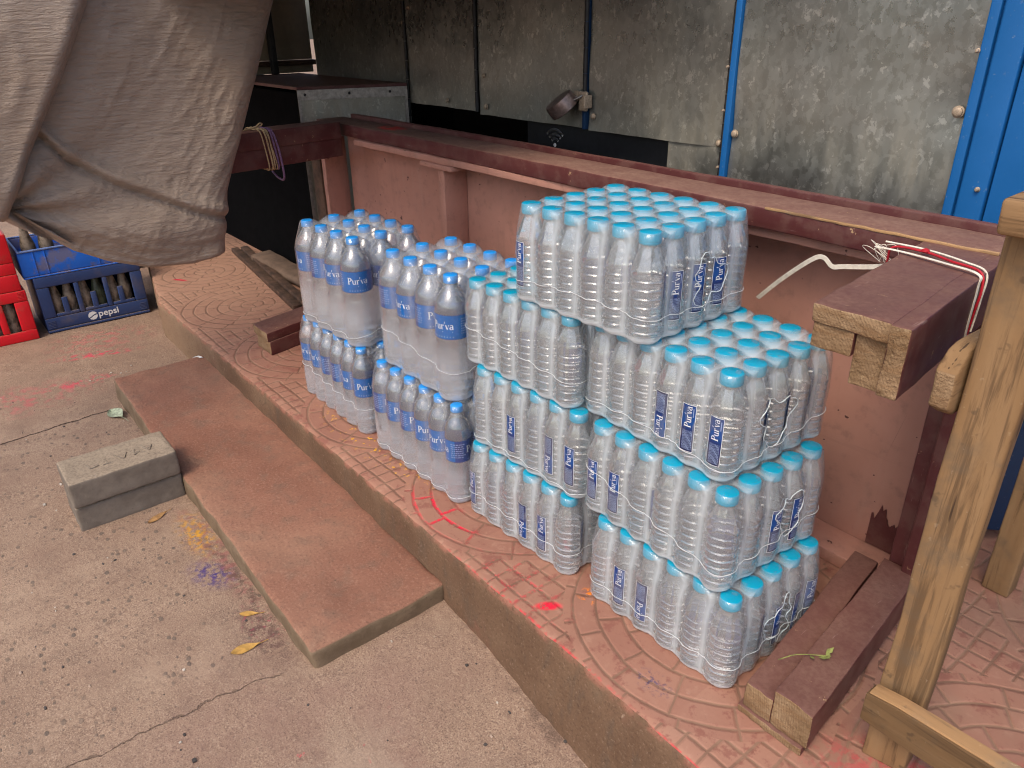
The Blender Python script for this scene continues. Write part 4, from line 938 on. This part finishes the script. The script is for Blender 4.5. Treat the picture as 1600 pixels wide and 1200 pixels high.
def film_mesh(nx, ny, p, R, H, rc, zsh, mat, seed, hole=None, depth=.006, dip=.012, jit=.0016):
    """shrink film round nx*ny bottles; local origin = corner bottle, rows run to -x, columns to +y"""
    rnd = random.Random(seed); K = 8; M = nx * K + 1; N = ny * K + 1
    X0, X1 = -(nx - 1) * p, 0.0; Y0, Y1 = 0.0, (ny - 1) * p; RR = R + .0014
    bx = []
    for i in range(M): bx.append((i / (M - 1), 0))
    for j in range(1, N): bx.append((1, j / (N - 1)))
    for i in range(M - 2, -1, -1): bx.append((i / (M - 1), 1))
    for j in range(N - 2, 0, -1): bx.append((0, j / (N - 1)))
    def base(u, v, inset):
        x = X0 - RR + (X1 - X0 + 2 * RR) * u; y = Y0 - RR + (Y1 - Y0 + 2 * RR) * v
        q = Vector((min(max(x, X0), X1), min(max(y, Y0), Y1))); d = Vector((x, y)) - q
        if d.length < 1e-6: return Vector((x, y)), Vector((0, 0)), 0
        n = d.normalized(); s_ = (q.x - X0) / p if abs(n.y) > abs(n.x) else (q.y - Y0) / p
        dd = abs(s_ - round(s_)) * p if abs(abs(n.x) - abs(n.y)) > .02 or True else 0
        if abs(n.x) > .05 and abs(n.y) > .05: dd = 0
        off = max(math.sqrt(max(RR * RR - dd * dd, 0)), RR - depth)
        return q + n * (off - inset), n, dd
    prof = [(.0008, R * .55, 0), (.0005, R * .22, 0), (.0025, .004, 0), (.008, .0006, 0)]
    nz = 16
    prof += [(.008 + (zsh - .008) * k / nz, .0, 0) for k in range(1, nz + 1)]
    prof += [(zsh + (H - zsh) * t, (R - rc) * (t ** 1.15), t) for t in (.15, .32, .5, .68, .84)]
    vs = []; PB = len(bx); lo_ = []
    for (z, ins, t) in prof:
        for k, (u, v) in enumerate(bx):
            q, n, dd = base(u, v, ins)
            sag = t * dip * (dd / (p / 2)) ** 1.6
            w = .0016 * fb((q.x * 30 + seed, q.y * 30, z * 9), 3) + jit * mn.noise(Vector((q.x * 80, q.y * 80 + seed, z * 26)))
            dq = min(1, dd / (p * .5)); lo_.append(max(dq ** 2.4 * (.46 if nx > 4 and ny > 4 else .30), .75 if z < .009 else 0, .06 * t + .55 * t * dq ** 1.5, 0 if (nx > 4 and ny > 4) else .40 * sst(H * .50, H * .30, z) * (1 - t)))
            vs.append((q.x + n.x * w, q.y + n.y * w, z - sag + .0012 * mn.noise(Vector((q.x * 25, q.y * 25, seed))) * (1 if 3 < z * 1000 < 20 else 0)))
    fs = []
    def inhole(fi):
        if not hole: return False
        c = sum((Vector(vs[i]) for i in fi), Vector((0, 0, 0))) / len(fi); q = hole
        if c.x < X1 + RR * .4: return False
        a = math.atan2((c.z - q[1]) / q[3], (c.y - q[0]) / q[2]); rr = math.hypot((c.y - q[0]) / q[2], (c.z - q[1]) / q[3])
        return rr < 1 + .22 * math.sin(3 * a + seed) + .12 * math.sin(7 * a)
    for r_ in range(len(prof) - 1):
        for k in range(PB):
            f = (r_ * PB + k, r_ * PB + (k + 1) % PB, (r_ + 1) * PB + (k + 1) % PB, (r_ + 1) * PB + k)
            if not inhole(f): fs.append(f)
    # top sheet
    tb0 = len(vs); ix = {}
    def topv(i, j):
        if (i, j) in ix: return ix[(i, j)]
        x = X0 - rc + (X1 - X0 + 2 * rc) * i / (M - 1); y = Y0 - rc + (Y1 - Y0 + 2 * rc) * j / (N - 1)
        sx = (x - X0) / p; sy = (y - Y0) / p; cx = X0 + p * min(max(round(sx), 0), nx - 1); cy_ = Y0 + p * min(max(round(sy), 0), ny - 1)
        d = max(0, math.hypot(x - cx, y - cy_) - rc * .98) / (p * .7 - rc)
        z = H + .0010 - dip * min(d, 1.2) ** 1.3 + .0006 * mn.noise(Vector((x * 60, y * 60, seed)))
        # round the outer corners
        qx, qy = min(max(x, X0), X1), min(max(y, Y0), Y1); dv = Vector((x - qx, y - qy))
        if dv.length > rc: dv = dv.normalized() * rc; x, y = qx + dv.x, qy + dv.y
        lo_.append(.0 + .62 * min(1, d * 1.3)); ix[(i, j)] = len(vs); vs.append((x, y, z)); return ix[(i, j)]
    for j in range(N - 1):
        for i in range(M - 1): fs.append((topv(i, j), topv(i + 1, j), topv(i + 1, j + 1), topv(i, j + 1)))
    ring = [topv(round(u * (M - 1)), round(v * (N - 1))) for (u, v) in bx]; L = (len(prof) - 1) * PB
    for k in range(PB): fs.append((L + k, L + (k + 1) % PB, ring[(k + 1) % PB], ring[k]))
    mb = MB(); mb.add(vs, fs, 0, True)
    if hole:      # thick torn rim
        pts = []
        for k in range(40):
            a = 2 * PI * k / 40; rr = 1 + .22 * math.sin(3 * a + seed) + .12 * math.sin(7 * a)
            y, z = hole[0] + hole[2] * rr * math.cos(a), hole[1] + hole[3] * rr * math.sin(a)
            dd = abs((y - Y0) / p - round((y - Y0) / p)) * p; off = max(math.sqrt(max(RR * RR - dd * dd, 0)), RR - depth)
            pts.append((X1 + off + .0008, y, z))
        mb.tube(pts, [.0009 + .0006 * mn.noise(Vector((k * .9, seed, 0))) for k in range(40)], 6, 0, closed=True)
    me = mb.mesh('shrink_film', [mat], angle=180)
    lo_ += [.8] * (len(mb.v) - len(lo_)); at = me.attributes.new('looseness', 'FLOAT', 'POINT'); at.data.foreach_set('value', lo_)
    def seam(zf):          # fold line along the front and right sides at height zf(s)
        pts = []
        for k in list(range(0, M + N - 1)):
            u, v = bx[k]; q, n, dd = base(u, v, 0); s_ = k / (M + N - 2); w = .0016 * fb((q.x * 30 + seed, q.y * 30, zf(s_) * 9), 3)
            pts.append((q.x + n.x * (w + .0012), q.y + n.y * (w + .0012), zf(s_) + .0022 * mn.noise(Vector((k * .5, seed, 1)))))
        m2 = MB(); m2.tube(pts, [.00062 + .0003 * mn.noise(Vector((k * .7, seed, 3))) for k in range(len(pts))], 6); return m2.mesh('film_fold', [M_SEAM])
    return me, seam

def put(name, me, parent, loc=(0, 0, 0), rz=0):
    o = bpy.data.objects.new(name, me); COL.objects.link(o); o.parent = parent; o.location = loc; o.rotation_euler = (0, 0, rz); return o
def pack(kind, label, group, loc, yaw, seed, front=None, side=None, hole=None, zf=None):
    rnd = random.Random(seed)
    meshes, nx, ny, p, R, H, rc, zsh, mat = {
        'small': (SMALL, 6, 5, P3, R3, H3, .0192, .128, M_FILM), 'mid': (MIDB, 6, 4, MID_P, MID_R, MID_H, .0155, .195, M_FILM2),
        'big': (BIG, 4, 3, BIG_P, BIG_R, BIG_H, .0178, .222, M_FILM2)}[kind]
    body, cap, labs = meshes
    root = thing('water_pack', label, 'water pack', loc, yaw, group)
    for j in range(ny):
        for i in range(nx):
            k = i - (nx - 1); x = k * p + rnd.uniform(-.0006, .0006); y = j * p + rnd.uniform(-.0006, .0006)
            b = put('bottle', body, root, (x, y, .0012), 0)
            fl = 0
            if kind == 'small':
                a = PI + rnd.uniform(-1.1, 1.1)
                if j == 0 and front and i in front: a, fl = front[i]
                elif i == nx - 1 and side and j in side: a, fl = side[j]
                elif 0 < j < ny - 1 and i < nx - 1: a = rnd.uniform(0, 2 * PI); fl = rnd.random() < .4
            else:
                a = rnd.uniform(0, 2 * PI)
                if j == 0: a = (front or {}).get(i, (rnd.uniform(-1.2, 1.8), 0))[0]
            b.rotation_euler = (0, 0, a)
            put('cap', cap, b, (0, 0, 0), rnd.uniform(0, 6)); put('label', labs[1 if fl else 0], b)
    me, seam = film_mesh(nx, ny, p, R, H, rc, zsh, mat, seed, hole, depth=.0065 if kind == 'small' else .009, dip=.013 if kind == 'small' else .03)
    fm = put('film', me, root)
    put('film_fold', seam(zf or (lambda s_: .052 + .004 * math.sin(s_ * 9 + seed))), fm)
    return root
GS, GM, GB = "packs of small clear bottles with cyan caps", "packs of half litre bottles with blue caps", "packs of litre bottles with blue caps"
D = math.radians
pack('small', "bottom pack of clear cyan capped bottles in the right stack, beside the grounded maroon leg", GS, (0, 0, 0), 0, 11,
     front={1: (D(8), 0), 2: (D(6), 1), 0: (D(175), 0), 3: (D(-110), 0)}, side={4: (D(75), 0), 2: (D(95), 0), 3: (D(100), 1)}, hole=(.125, .078, .038, .045), zf=lambda s_: .045 + .01 * s_)
pack('small', "second pack up in the right stack, two labels side by side at its left corner", GS, (-.038, .006, LV), -.037, 12,
     front={0: (D(2), 0), 1: (D(5), 0), 2: (D(82), 0)}, side={2: (D(82), 0), 3: (D(88), 0)}, hole=(.15, .095, .035, .04), zf=lambda s_: .10 - .06 * min(1, s_ * 1.9) + .05 * max(0, s_ - .53))
pack('small', "third pack up in the right stack, three dark blue labels at its front corner", GS, (-.077, .035, 2 * LV), -.047, 13,
     front={3: (D(3), 1), 4: (D(10), 0), 5: (D(6), 0)}, hole=(.10, .085, .045, .042), zf=lambda s_: .028 + .008 * math.sin(s_ * 7) + (.05 * max(0, s_ - .55)))
pack('small', "topmost pack of clear cyan capped bottles, bridging the two stacks of clear bottles", GS, (-.255, .027, 3 * LV), .019, 14,
     front={0: (D(-6), 0), 1: (D(190), 0)}, side={1: (D(62), 0), 2: (D(66), 0), 3: (D(70), 0)}, hole=(.135, .085, .04, .045), zf=lambda s_: .04 + .012 * math.sin(s_ * 5) + .03 * max(0, s_ - .5))
pack('small', "bottom pack of clear cyan capped bottles in the middle stack, on the pavement", GS, (-.397, -.004, 0), .031, 15,
     front={0: (D(-8), 0), 3: (D(0), 1), 4: (D(5), 0)}, zf=lambda s_: .062 - .01 * s_)
pack('small', "second pack up in the middle stack of clear bottles, three labels along its front", GS, (-.393, .014, LV), .036, 16,
     front={2: (D(0), 0), 4: (D(0), 1), 5: (D(4), 0)}, zf=lambda s_: .018 + .004 * math.sin(s_ * 9))
pack('small', "third pack up in the middle stack, half under the topmost pack, no label showing", GS, (-.429, .021, 2 * LV), .016, 17, zf=lambda s_: .085 - .05 * s_)
pack('mid', "lower pack of half litre blue capped bottles at the far left beside a sawn leg", GM, (-1.217, -.029, 0), -.001, 21, front={5: (D(70), 0)}, zf=lambda s_: .092 + .018 * (2 * s_ - 1) ** 2 - .02 * (s_ < .7) * s_)
pack('mid', "lower pack of half litre blue capped bottles touching the bottom pack of the middle stack", GM, (-.765, -.025, 0), .012, 22, front={5: (D(-40), 0), 3: (D(60), 0)}, zf=lambda s_: .02 + .003 * math.sin(9 * s_))
pack('big', "upper pack of blue capped litre bottles at the far left by the cabinet", GB, (-1.246, -.004, .2592), .026, 23, front={3: (D(65), 0), 2: (D(20), 0), 1: (D(90), 0), 0: (D(-15), 0)}, zf=lambda s_: .025 + .09 * max(0, s_ - .5))
pack('big', "upper pack of blue capped litre bottles next to the third pack of the middle stack", GB, (-.808, .007, .2592), -.021, 24, front={3: (D(22), 0), 1: (D(10), 0), 2: (D(80), 0), 0: (D(95), 0)}, zf=lambda s_: .105 - .055 * s_ + .09 * max(0, s_ - .58))

# ================================================================== CONCRETE BLOCKS
def block(z0, z1, label, seed, top=False, dx=0.0):
    mb = MB(); X0, X1, Y0, Y1 = -1.642 + dx, -1.484 + dx, -.776, -.500
    mb.rbox(X0, X1, Y0, Y1, z0, z1 - (.001 if top else 0), b=.006, div=.011, amp=.0018, nf=45, seed=seed)
    if top:   # frog and worn moulded marks on the top face
        strokes = []
        def st_(*pts): strokes.append([Vector(p) for p in pts])
        yb = -.73
        for k, s_ in enumerate(range(6)): pass
        st_((.018, .035), (-.012, .03)); st_((.018, .035), (.012, .055)); st_((.018, .065), (.018, .088)); st_((.018, .077), (-.014, .074)); st_((-.014, .102), (.018, .116)); st_((.018, .116), (-.012, .128))
        st_((.018, .142), (-.014, .148)); st_((.018, .142), (.006, .158)); st_((.006, .158), (.004, .146)); st_((-.014, .170), (.018, .180)); st_((.018, .180), (-.012, .192)); st_((.002, .174), (.002, .188))
        xc, yc = (X0 + X1) / 2, (Y0 + Y1) / 2
        for i, v in enumerate(mb.v):
            x, y, z = v
            if z > z1 - .006:
                a = abs(x - xc) / (.052 - .016 * ((y - yc) / .115) ** 2 if abs(y - yc) < .115 else .001); b_ = abs(y - yc) / .115
                d = max(a, b_); mb.v[i] = (x, y, z - .004 * sst(1.06, .92, d))
        for pts in strokes:
            P = [(xc + q.x, -.745 + q.y * 1.05, z1 - .0046) for q in pts]; mb.tube(P, .0022, 6)
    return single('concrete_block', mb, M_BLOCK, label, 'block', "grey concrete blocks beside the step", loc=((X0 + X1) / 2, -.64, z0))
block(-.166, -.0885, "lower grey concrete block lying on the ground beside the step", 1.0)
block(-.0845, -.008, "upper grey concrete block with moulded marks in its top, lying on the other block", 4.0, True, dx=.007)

# ================================================================== CRATES AND OLD BOTTLES
def crate(name, label, cat, loc, W_, Dp, Hh, mats, face_fn, rz=0.0, group=None, solid_sides=True):
    """front face in local plane x=0 facing +x, width along y from 0, depth to -x"""
    t = thing(name, label, cat, loc, rz, group); mb = MB()
    face_fn(mb)
    mb.rbox(-Dp, -.0125, .0, .012, .0, Hh, b=.004, div=.08); mb.rbox(-Dp, -.0125, W_ - .012, W_, .0, Hh, b=.004, div=.08)
    mb.rbox(-Dp - .012, -Dp - .0005, .0, W_, .0, Hh, b=.004, div=.08); mb.rbox(-Dp + .001, -.013, .013, W_ - .013, .002, .012, b=.003, div=.1)
    o = mb.mesh('crate_body', mats); put('crate_body', o, t); return t
def cell(mb, y0, y1, z0, z1, b=.005, x0=-.012, x1=0.0): mb.rbox(x0, x1, y0, y1, z0, z1, b=b, div=.04)
M_NCRATE = mat_dirty_plastic("navy_crate_plastic", (.026, .052, .16), (.036, .068, .19), (.16, .125, .10), .5, .7, .35)
M_BCRATE = mat_dirty_plastic("blue_crate_plastic", (.015, .15, .72), (.02, .17, .78), (.20, .165, .14), .50, .62, .7)
M_RCRATE = mat_dirty_plastic("red_crate_plastic", (.66, .010, .022), (.72, .014, .026), (.30, .10, .07), .58, .72, .6)
M_RIM = mat_plain("pale_blue_rim", (.14, .22, .48), .5)
M_BEIGE = mat_plain("dusty_edge", (.34, .25, .19), .8)
WN, HN, NY, BY = .43, .252, -.562, -.592
def navy_face(mb):
    cell(mb, 0, WN, 0, .012, x1=.006); cell(mb, 0, WN, .0125, .066); cell(mb, 0, WN, .205, HN)
    edges = [(.0, .050), (.145, .166), (.262, .283), (.380, WN)]
    for a, b in edges: cell(mb, a, b, .0665, .2045, x1=-.0005)
    for c in (.097, .214, .327): cell(mb, c - .012, c + .012, .0665, .150, x1=-.0015)
    for c0, c1 in ((.051, .144), (.167, .261), (.284, .379)): cell(mb, c0, c1, .0665, .082, x1=-.001)
    # corner ribs
    for yy in (.008, .39):
        for k in range(5): mb.box(yy, yy + .001, 0, 0, 0, 0) if False else mb.rbox(-.002, .0022, yy, yy + .030, .020 + k * .007, .0235 + k * .007, b=.001, div=.1)
nc = crate('bottle_crate', "navy blue plastic bottle crate with white pepsi lettering standing on the ground by the kerb", 'crate', (-3.168, NY, -.157), WN, .30, HN, [M_NCRATE], navy_face, 0.0, "plastic bottle crates by the kerb")
# emblem and lettering
mb = MB(); rE = .019; cyE, czE = .188, .040; n = 36
def emblem(fn_in, xo, mi):
    vs = []; N = 22; qs = []
    for i in range(N):
        for j in range(N):
            y0, y1 = -1 + 2 * i / N, -1 + 2 * (i + 1) / N; z0, z1 = -1 + 2 * j / N, -1 + 2 * (j + 1) / N
            yc, zc = (y0 + y1) / 2, (z0 + z1) / 2
            if math.hypot(yc, zc) < 1 and fn_in(yc, zc): mb.add([(xo, cyE + rE * a, czE + rE * b) for a, b in ((y0, z0), (y1, z0), (y1, z1), (y0, z1))], [(0, 1, 2, 3)], mi)
wave = lambda y: .18 * math.sin(2.2 * y + .4) + .22 * y
emblem(lambda y, z: abs(z - wave(y) + .12) > .14, .0012, 0)
def text_mesh(body, size, bold=.0):
    c = bpy.data.curves.new('txt', 'FONT'); c.body = body; c.size = size; c.offset = bold; c.resolution_u = 3
    o = bpy.data.objects.new('txt', c); COL.objects.link(o); me = bpy.data.meshes.new_from_object(o.evaluated_get(bpy.context.evaluated_depsgraph_get()) if False else o)
    vs = [v.co.copy() for v in me.vertices]; fs = [tuple(p.vertices) for p in me.polygons]
    bpy.data.objects.remove(o); bpy.data.curves.remove(c); bpy.data.meshes.remove(me); return vs, fs
try:
    vs, fs = text_mesh("pepsi", .042, .0008); mb.add([(.0012, .211 + v.x, .030 + v.y) for v in vs], fs, 0)
except Exception as e: print("text", e)
put('logo', mb.mesh('logo', [M_WHITE]), nc)
WB, HB = .44, .115
def blue_face(mb):
    cell(mb, 0, WB, 0, .008, x1=.004); cell(mb, 0, WB, .0085, HB - .001)
    for yy in (.055, .098, .30, .36): mb.rbox(-.002, .003, yy, yy + .0045, .010, HB - .002, b=.001, div=.1)
bc = crate('bottle_crate', "bright blue low plastic crate with worn paint on top of the navy crate", 'crate', (-3.172, BY, .096), WB, .30, HB, [M_BCRATE], blue_face, 0.0, "plastic bottle crates by the kerb")
mb = MB()
for (y0, y1, x0, x1) in ((0, WB, -.005, .005), (0, WB, -.312, -.302)): mb.rbox(x0, x1, y0, y1, HB, HB + .008, b=.003, div=.1)
for yy in (0, WB - .01): mb.rbox(-.3015, -.0055, yy, yy + .01, HB, HB + .008, b=.003, div=.1)
put('rim', mb.mesh('rim', [M_RIM]), bc)
WR, HR = .46, .222
def red_face(mb):
    cell(mb, 0, WR, 0, .045, x1=.003); cell(mb, 0, WR, .175, HR)
    for a, b in ((0, .05), (.27, .30), (.335, .362), (.405, WR)): cell(mb, a, b, .0455, .1745)
    cell(mb, .051, .269, .0455, .1745, x1=-.002)
    for k in range(6): mb.rbox(-.002, .002, .418, .448, .014 + k * .006, .017 + k * .006, b=.001, div=.1); mb.rbox(-.002, .002, .425, .448, .185 + k * .006, .188 + k * .006, b=.001, div=.1)
rc1 = crate('bottle_crate', "red plastic bottle crate standing on the ground at the left edge of the photo", 'crate', (-3.145, -1.062, -.160), WR, .3, HR, [M_RCRATE], red_face, 0.0, "plastic bottle crates by the kerb")
def red_face2(mb):
    cell(mb, 0, WR, 0, .07, x1=.003); cell(mb, 0, WR, .12, .24)
    for a, b in ((0, .33), (.375, WR)): cell(mb, a, b, .0705, .1195)
    for k in range(5): mb.rbox(-.002, .002, .418, .448, .014 + k * .006, .017 + k * .006, b=.001, div=.1)
rc2 = crate('bottle_crate', "red plastic crate stacked on the other red crate at the left edge", 'crate', (-3.15, -1.072, .063), WR, .3, .24, [M_RCRATE], red_face2, 0.0, "plastic bottle crates by the kerb")
M_OLD = None
def mat_old():
    m = Mat("dusty_bottle_glass"); n = m.noise(20, 5, .65); x, y, z = m.sep(); n2 = m.noise(60, 3)
    c = m.mix(m.step(n, .4, .62), (.045, .04, .03), (.25, .20, .155)); c = m.mix(m.math('MULTIPLY', m.step(n2, .55, .7), .5), c, (.34, .30, .25))
    return m.done(m.principled(c, .45, m.bump(n, .2, .002), spec=.5))
M_OLD = mat_old(); M_OLDG = mat_plain("dusty_green_glass", (.05, .065, .04), .35, var=.5)
mb = MB(); mb.lathe([(0, .025), (.003, .029), (.05, .0295), (.06, .0275), (.10, .0295), (.125, .0275), (.16, .0185), (.19, .0135), (.215, .0125), (.2175, .0148), (.226, .0148), (.2265, .0120), (.2268, .010)], 24); OLD = mb.mesh('old_bottle', [M_OLD, M_OLDG]); OLD2 = mb.mesh('old_bottle_green', [M_OLDG])
def old(loc, label, group, me=OLD, rz=0, tilt=0.0):
    o = bpy.data.objects.new('glass_bottle', me); COL.objects.link(o); o.location = loc; o.rotation_euler = (0, tilt, rz); tag(o, label, 'bottle', group)
for k, y in enumerate((.067, .122, .185, .240, .302, .352)):
    if k == 3: old((-3.165 - .048, NY + y, -.143), "green glass bottle among dusty brown ones inside the navy crate", "old bottles in the navy crate", OLD2)
    else: old((-3.165 - .046 - .003 * (k % 2), NY + y, -.143), "dusty brown glass bottle seen through the navy crate's slots", "old bottles in the navy crate", OLD)
for k, y in enumerate((.055, .125, .205, .275)): old((-3.172 - .06 - .01 * (k % 2), BY + y, .110), "dusty glass bottle standing in the bright blue crate", "old bottles in the blue crate", OLD)
for k, y in enumerate((.317, .383)): old((-3.145 - .045, -1.062 + y, -.146), "dusty glass bottle seen through the lower red crate's slots", "old bottles in the red crate", OLD)
# sack edge behind the crates
mb = MB(); mb.rbox(-3.75, -3.36, -.17, .28, .001, .05, b=.024, div=.04, amp=.012, nf=8); single('sack', mb, mat_plain("tan_sack", (.34, .26, .18), .9, sc=20, var=.2), "flat tan sack lying on the pavement behind the navy crate", 'sack', loc=(-3.5, 0, 0))

# ================================================================== STRINGS AND LITTER
M_STRAP = mat_plain("plastic_strap", (.78, .72, .60), .5, var=.12, sc=80); M_REDS = mat_plain("red_string", (.5, .015, .03), .6); M_TWINE = mat_plain("jute_twine", (.42, .30, .17), .9, var=.3, sc=200)
mb = MB()
mb.ribbon(catmull([(-.245, .345, .575), (-.20, .347, .625), (-.150, .35, .672), (-.128, .35, .681), (-.110, .352, .668), (-.092, .352, .672), (-.05, .352, .681), (-.018, .35, .690)], 8), .0085, .0009, (.5, -.1, .8))
mb.ribbon(catmull([(-.018, .30, .7335), (.03, .30, .7335), (.10, .285, .7338), (.150, .27, .7325), (.1565, .262, .715), (.157, .26, .66), (.155, .27, .62)], 8), .005, .0009, (.1, 1, .1))
mb.tube(catmull([(-.018, .335, .735), (.05, .33, .736), (.115, .31, .735), (.150, .30, .728), (.1535, .295, .69), (.153, .29, .64)], 8), .0016, 6)
for k in range(7):
    r = random.Random(k); mb.tube(catmull([(-.02 + r.uniform(-.01, .01), .345, .697), (-.03 + r.uniform(-.03, .02), .335, .715 + r.uniform(0, .01)), (-.015 + r.uniform(-.03, .02), .33, .725 + r.uniform(-.005, .012)), (-.01 + r.uniform(-.01, .02), .34, .700)], 6), .0005, 5)
single('plastic_strap', mb, M_STRAP, "cream plastic strap tied round the upper right table leg, its free end sticking out", 'strap', loc=(0, .3, .7))
mb = MB(); mb.tube(catmull([(-.012, .34, .700), (.0, .325, .731), (.05, .322, .7345), (.10, .30, .7345), (.146, .285, .7325), (.1560, .28, .71), (.1545, .278, .67), (.152, .28, .63)], 8), .0019, 7)
mb.lathe([(0, .001), (.002, .006), (.005, .0055), (.007, .001)], 10, (.052, .32, .734)); single('red_string', mb, M_REDS, "red string looped over the upper right table leg", 'string', loc=(.05, .3, .7))
# twine and bungee on the far left leg
def loop(x0, y, seed, rr, m_, w=0.0, drop=0.0, xo=0.0):
    r = random.Random(seed); sh_ = lambda yy: -.17 * yy
    pts = [(-2.137 + sh_(y) - rr, y, .70), (-2.13 + sh_(y), y + .004, .7445), (-2.08 + sh_(y), y + w * .3, .7465), (-2.033 + sh_(y) + rr, y + w * .5, .742), (-2.031 + sh_(y) + rr * 2 + xo, y + w * .8, .68), (-2.035 + sh_(y) + rr * 2 + xo, y + w, .62 - drop), (-2.07 + sh_(y), y + w, .614 - drop), (-2.115 + sh_(y), y + w, .615 - drop * .6)]
    m_.tube(catmull(pts, 7), rr, 7)
mb = MB()
for k, (y, w, r) in enumerate(((.085, .03, .0022), (.10, .028, .003), (.115, .022, .0025), (.095, .05, .0018))): loop(0, y, k, r, mb, w)
mb.tube(catmull([(-2.05, -.03, .742), (-2.06, .03, .747), (-2.07, .08, .752), (-2.07, .11, .757), (-2.065, .12, .764), (-2.06, .11, .768), (-2.07, .10, .758)], 6), .0025, 6)
single('twine', mb, M_TWINE, "tan twine wound round the upper left table leg", 'twine', loc=(-2.08, .1, .7))
mb = MB(); loop(0, .125, 9, .0038, mb, .035, .035, .01); loop(0, .12, 10, .0034, mb, .03, .0, .002)
single('bungee_cord', mb, mat_plain("purple_cord", (.16, .085, .17), .6, var=.5, sc=260), "purple elastic cord hanging in a loop from the upper left table leg", 'cord', loc=(-2.06, .12, .7))

M_LEAF = mat_plain("dry_leaf", (.42, .24, .06), .7, var=.3, sc=60); M_LEAFB = mat_plain("brown_leaf", (.33, .18, .07), .75, var=.35, sc=60); M_PALEG = mat_plain("faded_green_leaf", (.33, .38, .27), .85, var=.35, sc=90)
M_SPRIG = mat_plain("green_sprig", (.20, .22, .06), .7, var=.4, sc=90)
def leaf(name, label, x, y, L, w, rot, mat, curl=.3, base=None, group=None, stem=.3):
    z0 = (ground_z(x, y) if base is None else base) + .0015; mb = MB(); n = 14; vs = []
    for i in range(n + 1):
        t = i / n; ww = w * math.sin(PI * min(1, t ** .8)) * (1 - .25 * t) + .0004
        for k in range(5):
            q = (k - 2) / 2; lift = curl * L * (.10 * abs(q) ** 1.5 + .12 * math.sin(PI * t) * q * .6 + .10 * t * t) + .0012 * mn.noise(Vector((t * 9, q * 3, x)))
            vs.append((t * L - L / 2, q * ww, max(0, lift)))
    fs = [(i * 5 + k, i * 5 + 5 + k, i * 5 + 6 + k, i * 5 + 1 + k) for i in range(n) for k in range(4)]
    mb.add(vs, fs, 0, True); mb.tube([(L / 2 - .004, 0, curl * L * .1), (L / 2 + L * stem * .5, .002, curl * L * .12), (L / 2 + L * stem, .004, .002)], .0008, 5)
    M3 = Matrix.Rotation(rot, 3, 'Z'); mb.v = [tuple(M3 @ Vector(v) + Vector((x, y, z0))) for v in mb.v]
    return single(name, mb, mat, label, 'leaf', group, loc=(x, y, z0))
leaf('dry_leaf', "broad yellow dry leaf on the ground below the step's near corner", -.785, -.595, .062, .013, 1.35, M_LEAF)
leaf('dry_leaf', "narrow yellow dry leaf by the step's long edge", -.885, -.548, .045, .008, .9, M_LEAF)
leaf('dry_leaf', "curled brown leaf beside the lower concrete block", -1.415, -.60, .058, .009, 1.9, M_LEAFB, .6)
leaf('faded_leaf', "crumpled pale green leaf on the ground against the step's edge", -2.14, -.53, .10, .026, .2, M_PALEG, .8)
leaf('bottle_seal', "small dark green disc lying on the step", -.80, -.262, .022, .008, .4, mat_plain("green_disc", (.09, .1, .075), .6), .1, base=-.113, stem=.02)
leaf('paper_scrap', "crumpled silver scrap on the far end of the step", -2.30 + .04, -.165 - .03, .04, .012, .8, mat_plain("silver_scrap", (.6, .6, .58), .5), 1.0, base=-.080, stem=.02)
# sprig on the lower right leg
mb = MB(); mb.tube(catmull([(.085, .03, .0925), (.10, .06, .096), (.125, .09, .0945), (.14, .10, .097)], 6), .0009, 5)
for k, (a, b, rot, L) in enumerate(((.125, .085, .4, .018), (.13, .10, 1.4, .02), (.115, .078, -.6, .014), (.14, .095, 2.4, .016))):
    vs = [(0, 0, 0), (L * .5, L * .25, .003), (L, 0, .006), (L * .5, -L * .25, .003)]; M3 = Matrix.Rotation(rot, 3, 'Z'); mb.add([tuple(M3 @ Vector(v) + Vector((a, b, .094))) for v in vs], [(0, 1, 2, 3)])
single('weed_sprig', mb, M_SPRIG, "withered green sprig lying on the lower right table leg", 'sprig', loc=(.12, .08, .09))
# small bits of grit and debris on the ground
rd = random.Random(5); mb = MB()
for k in range(170):
    x = rd.uniform(-2.6, .1); y = rd.uniform(-1.0, -.2)
    if -2.3 < x < -.62 and -.52 < y < -.15: continue
    if -1.66 < x < -1.46 and -.79 < y < -.48: continue
    s_ = rd.choice((.002, .0025, .003, .004, .0055)); z = ground_z(x, y)
    mb.rbox(x, x + s_ * rd.uniform(1, 2.2), y, y + s_ * rd.uniform(.8, 1.6), z - .001, z + s_ * .6, b=s_ * .25, div=.01, amp=s_ * .2, nf=300, mi=rd.choice((0, 0, 1, 2)))
g = single('grit', mb, [mat_plain("dark_grit", (.07, .06, .055), .9), M_BEIGE, mat_plain("pale_grit", (.45, .40, .34), .9)], "scattered grit and small stones on the dusty ground", 'grit', loc=(-1, -.6, -.16)); g['kind'] = 'stuff'
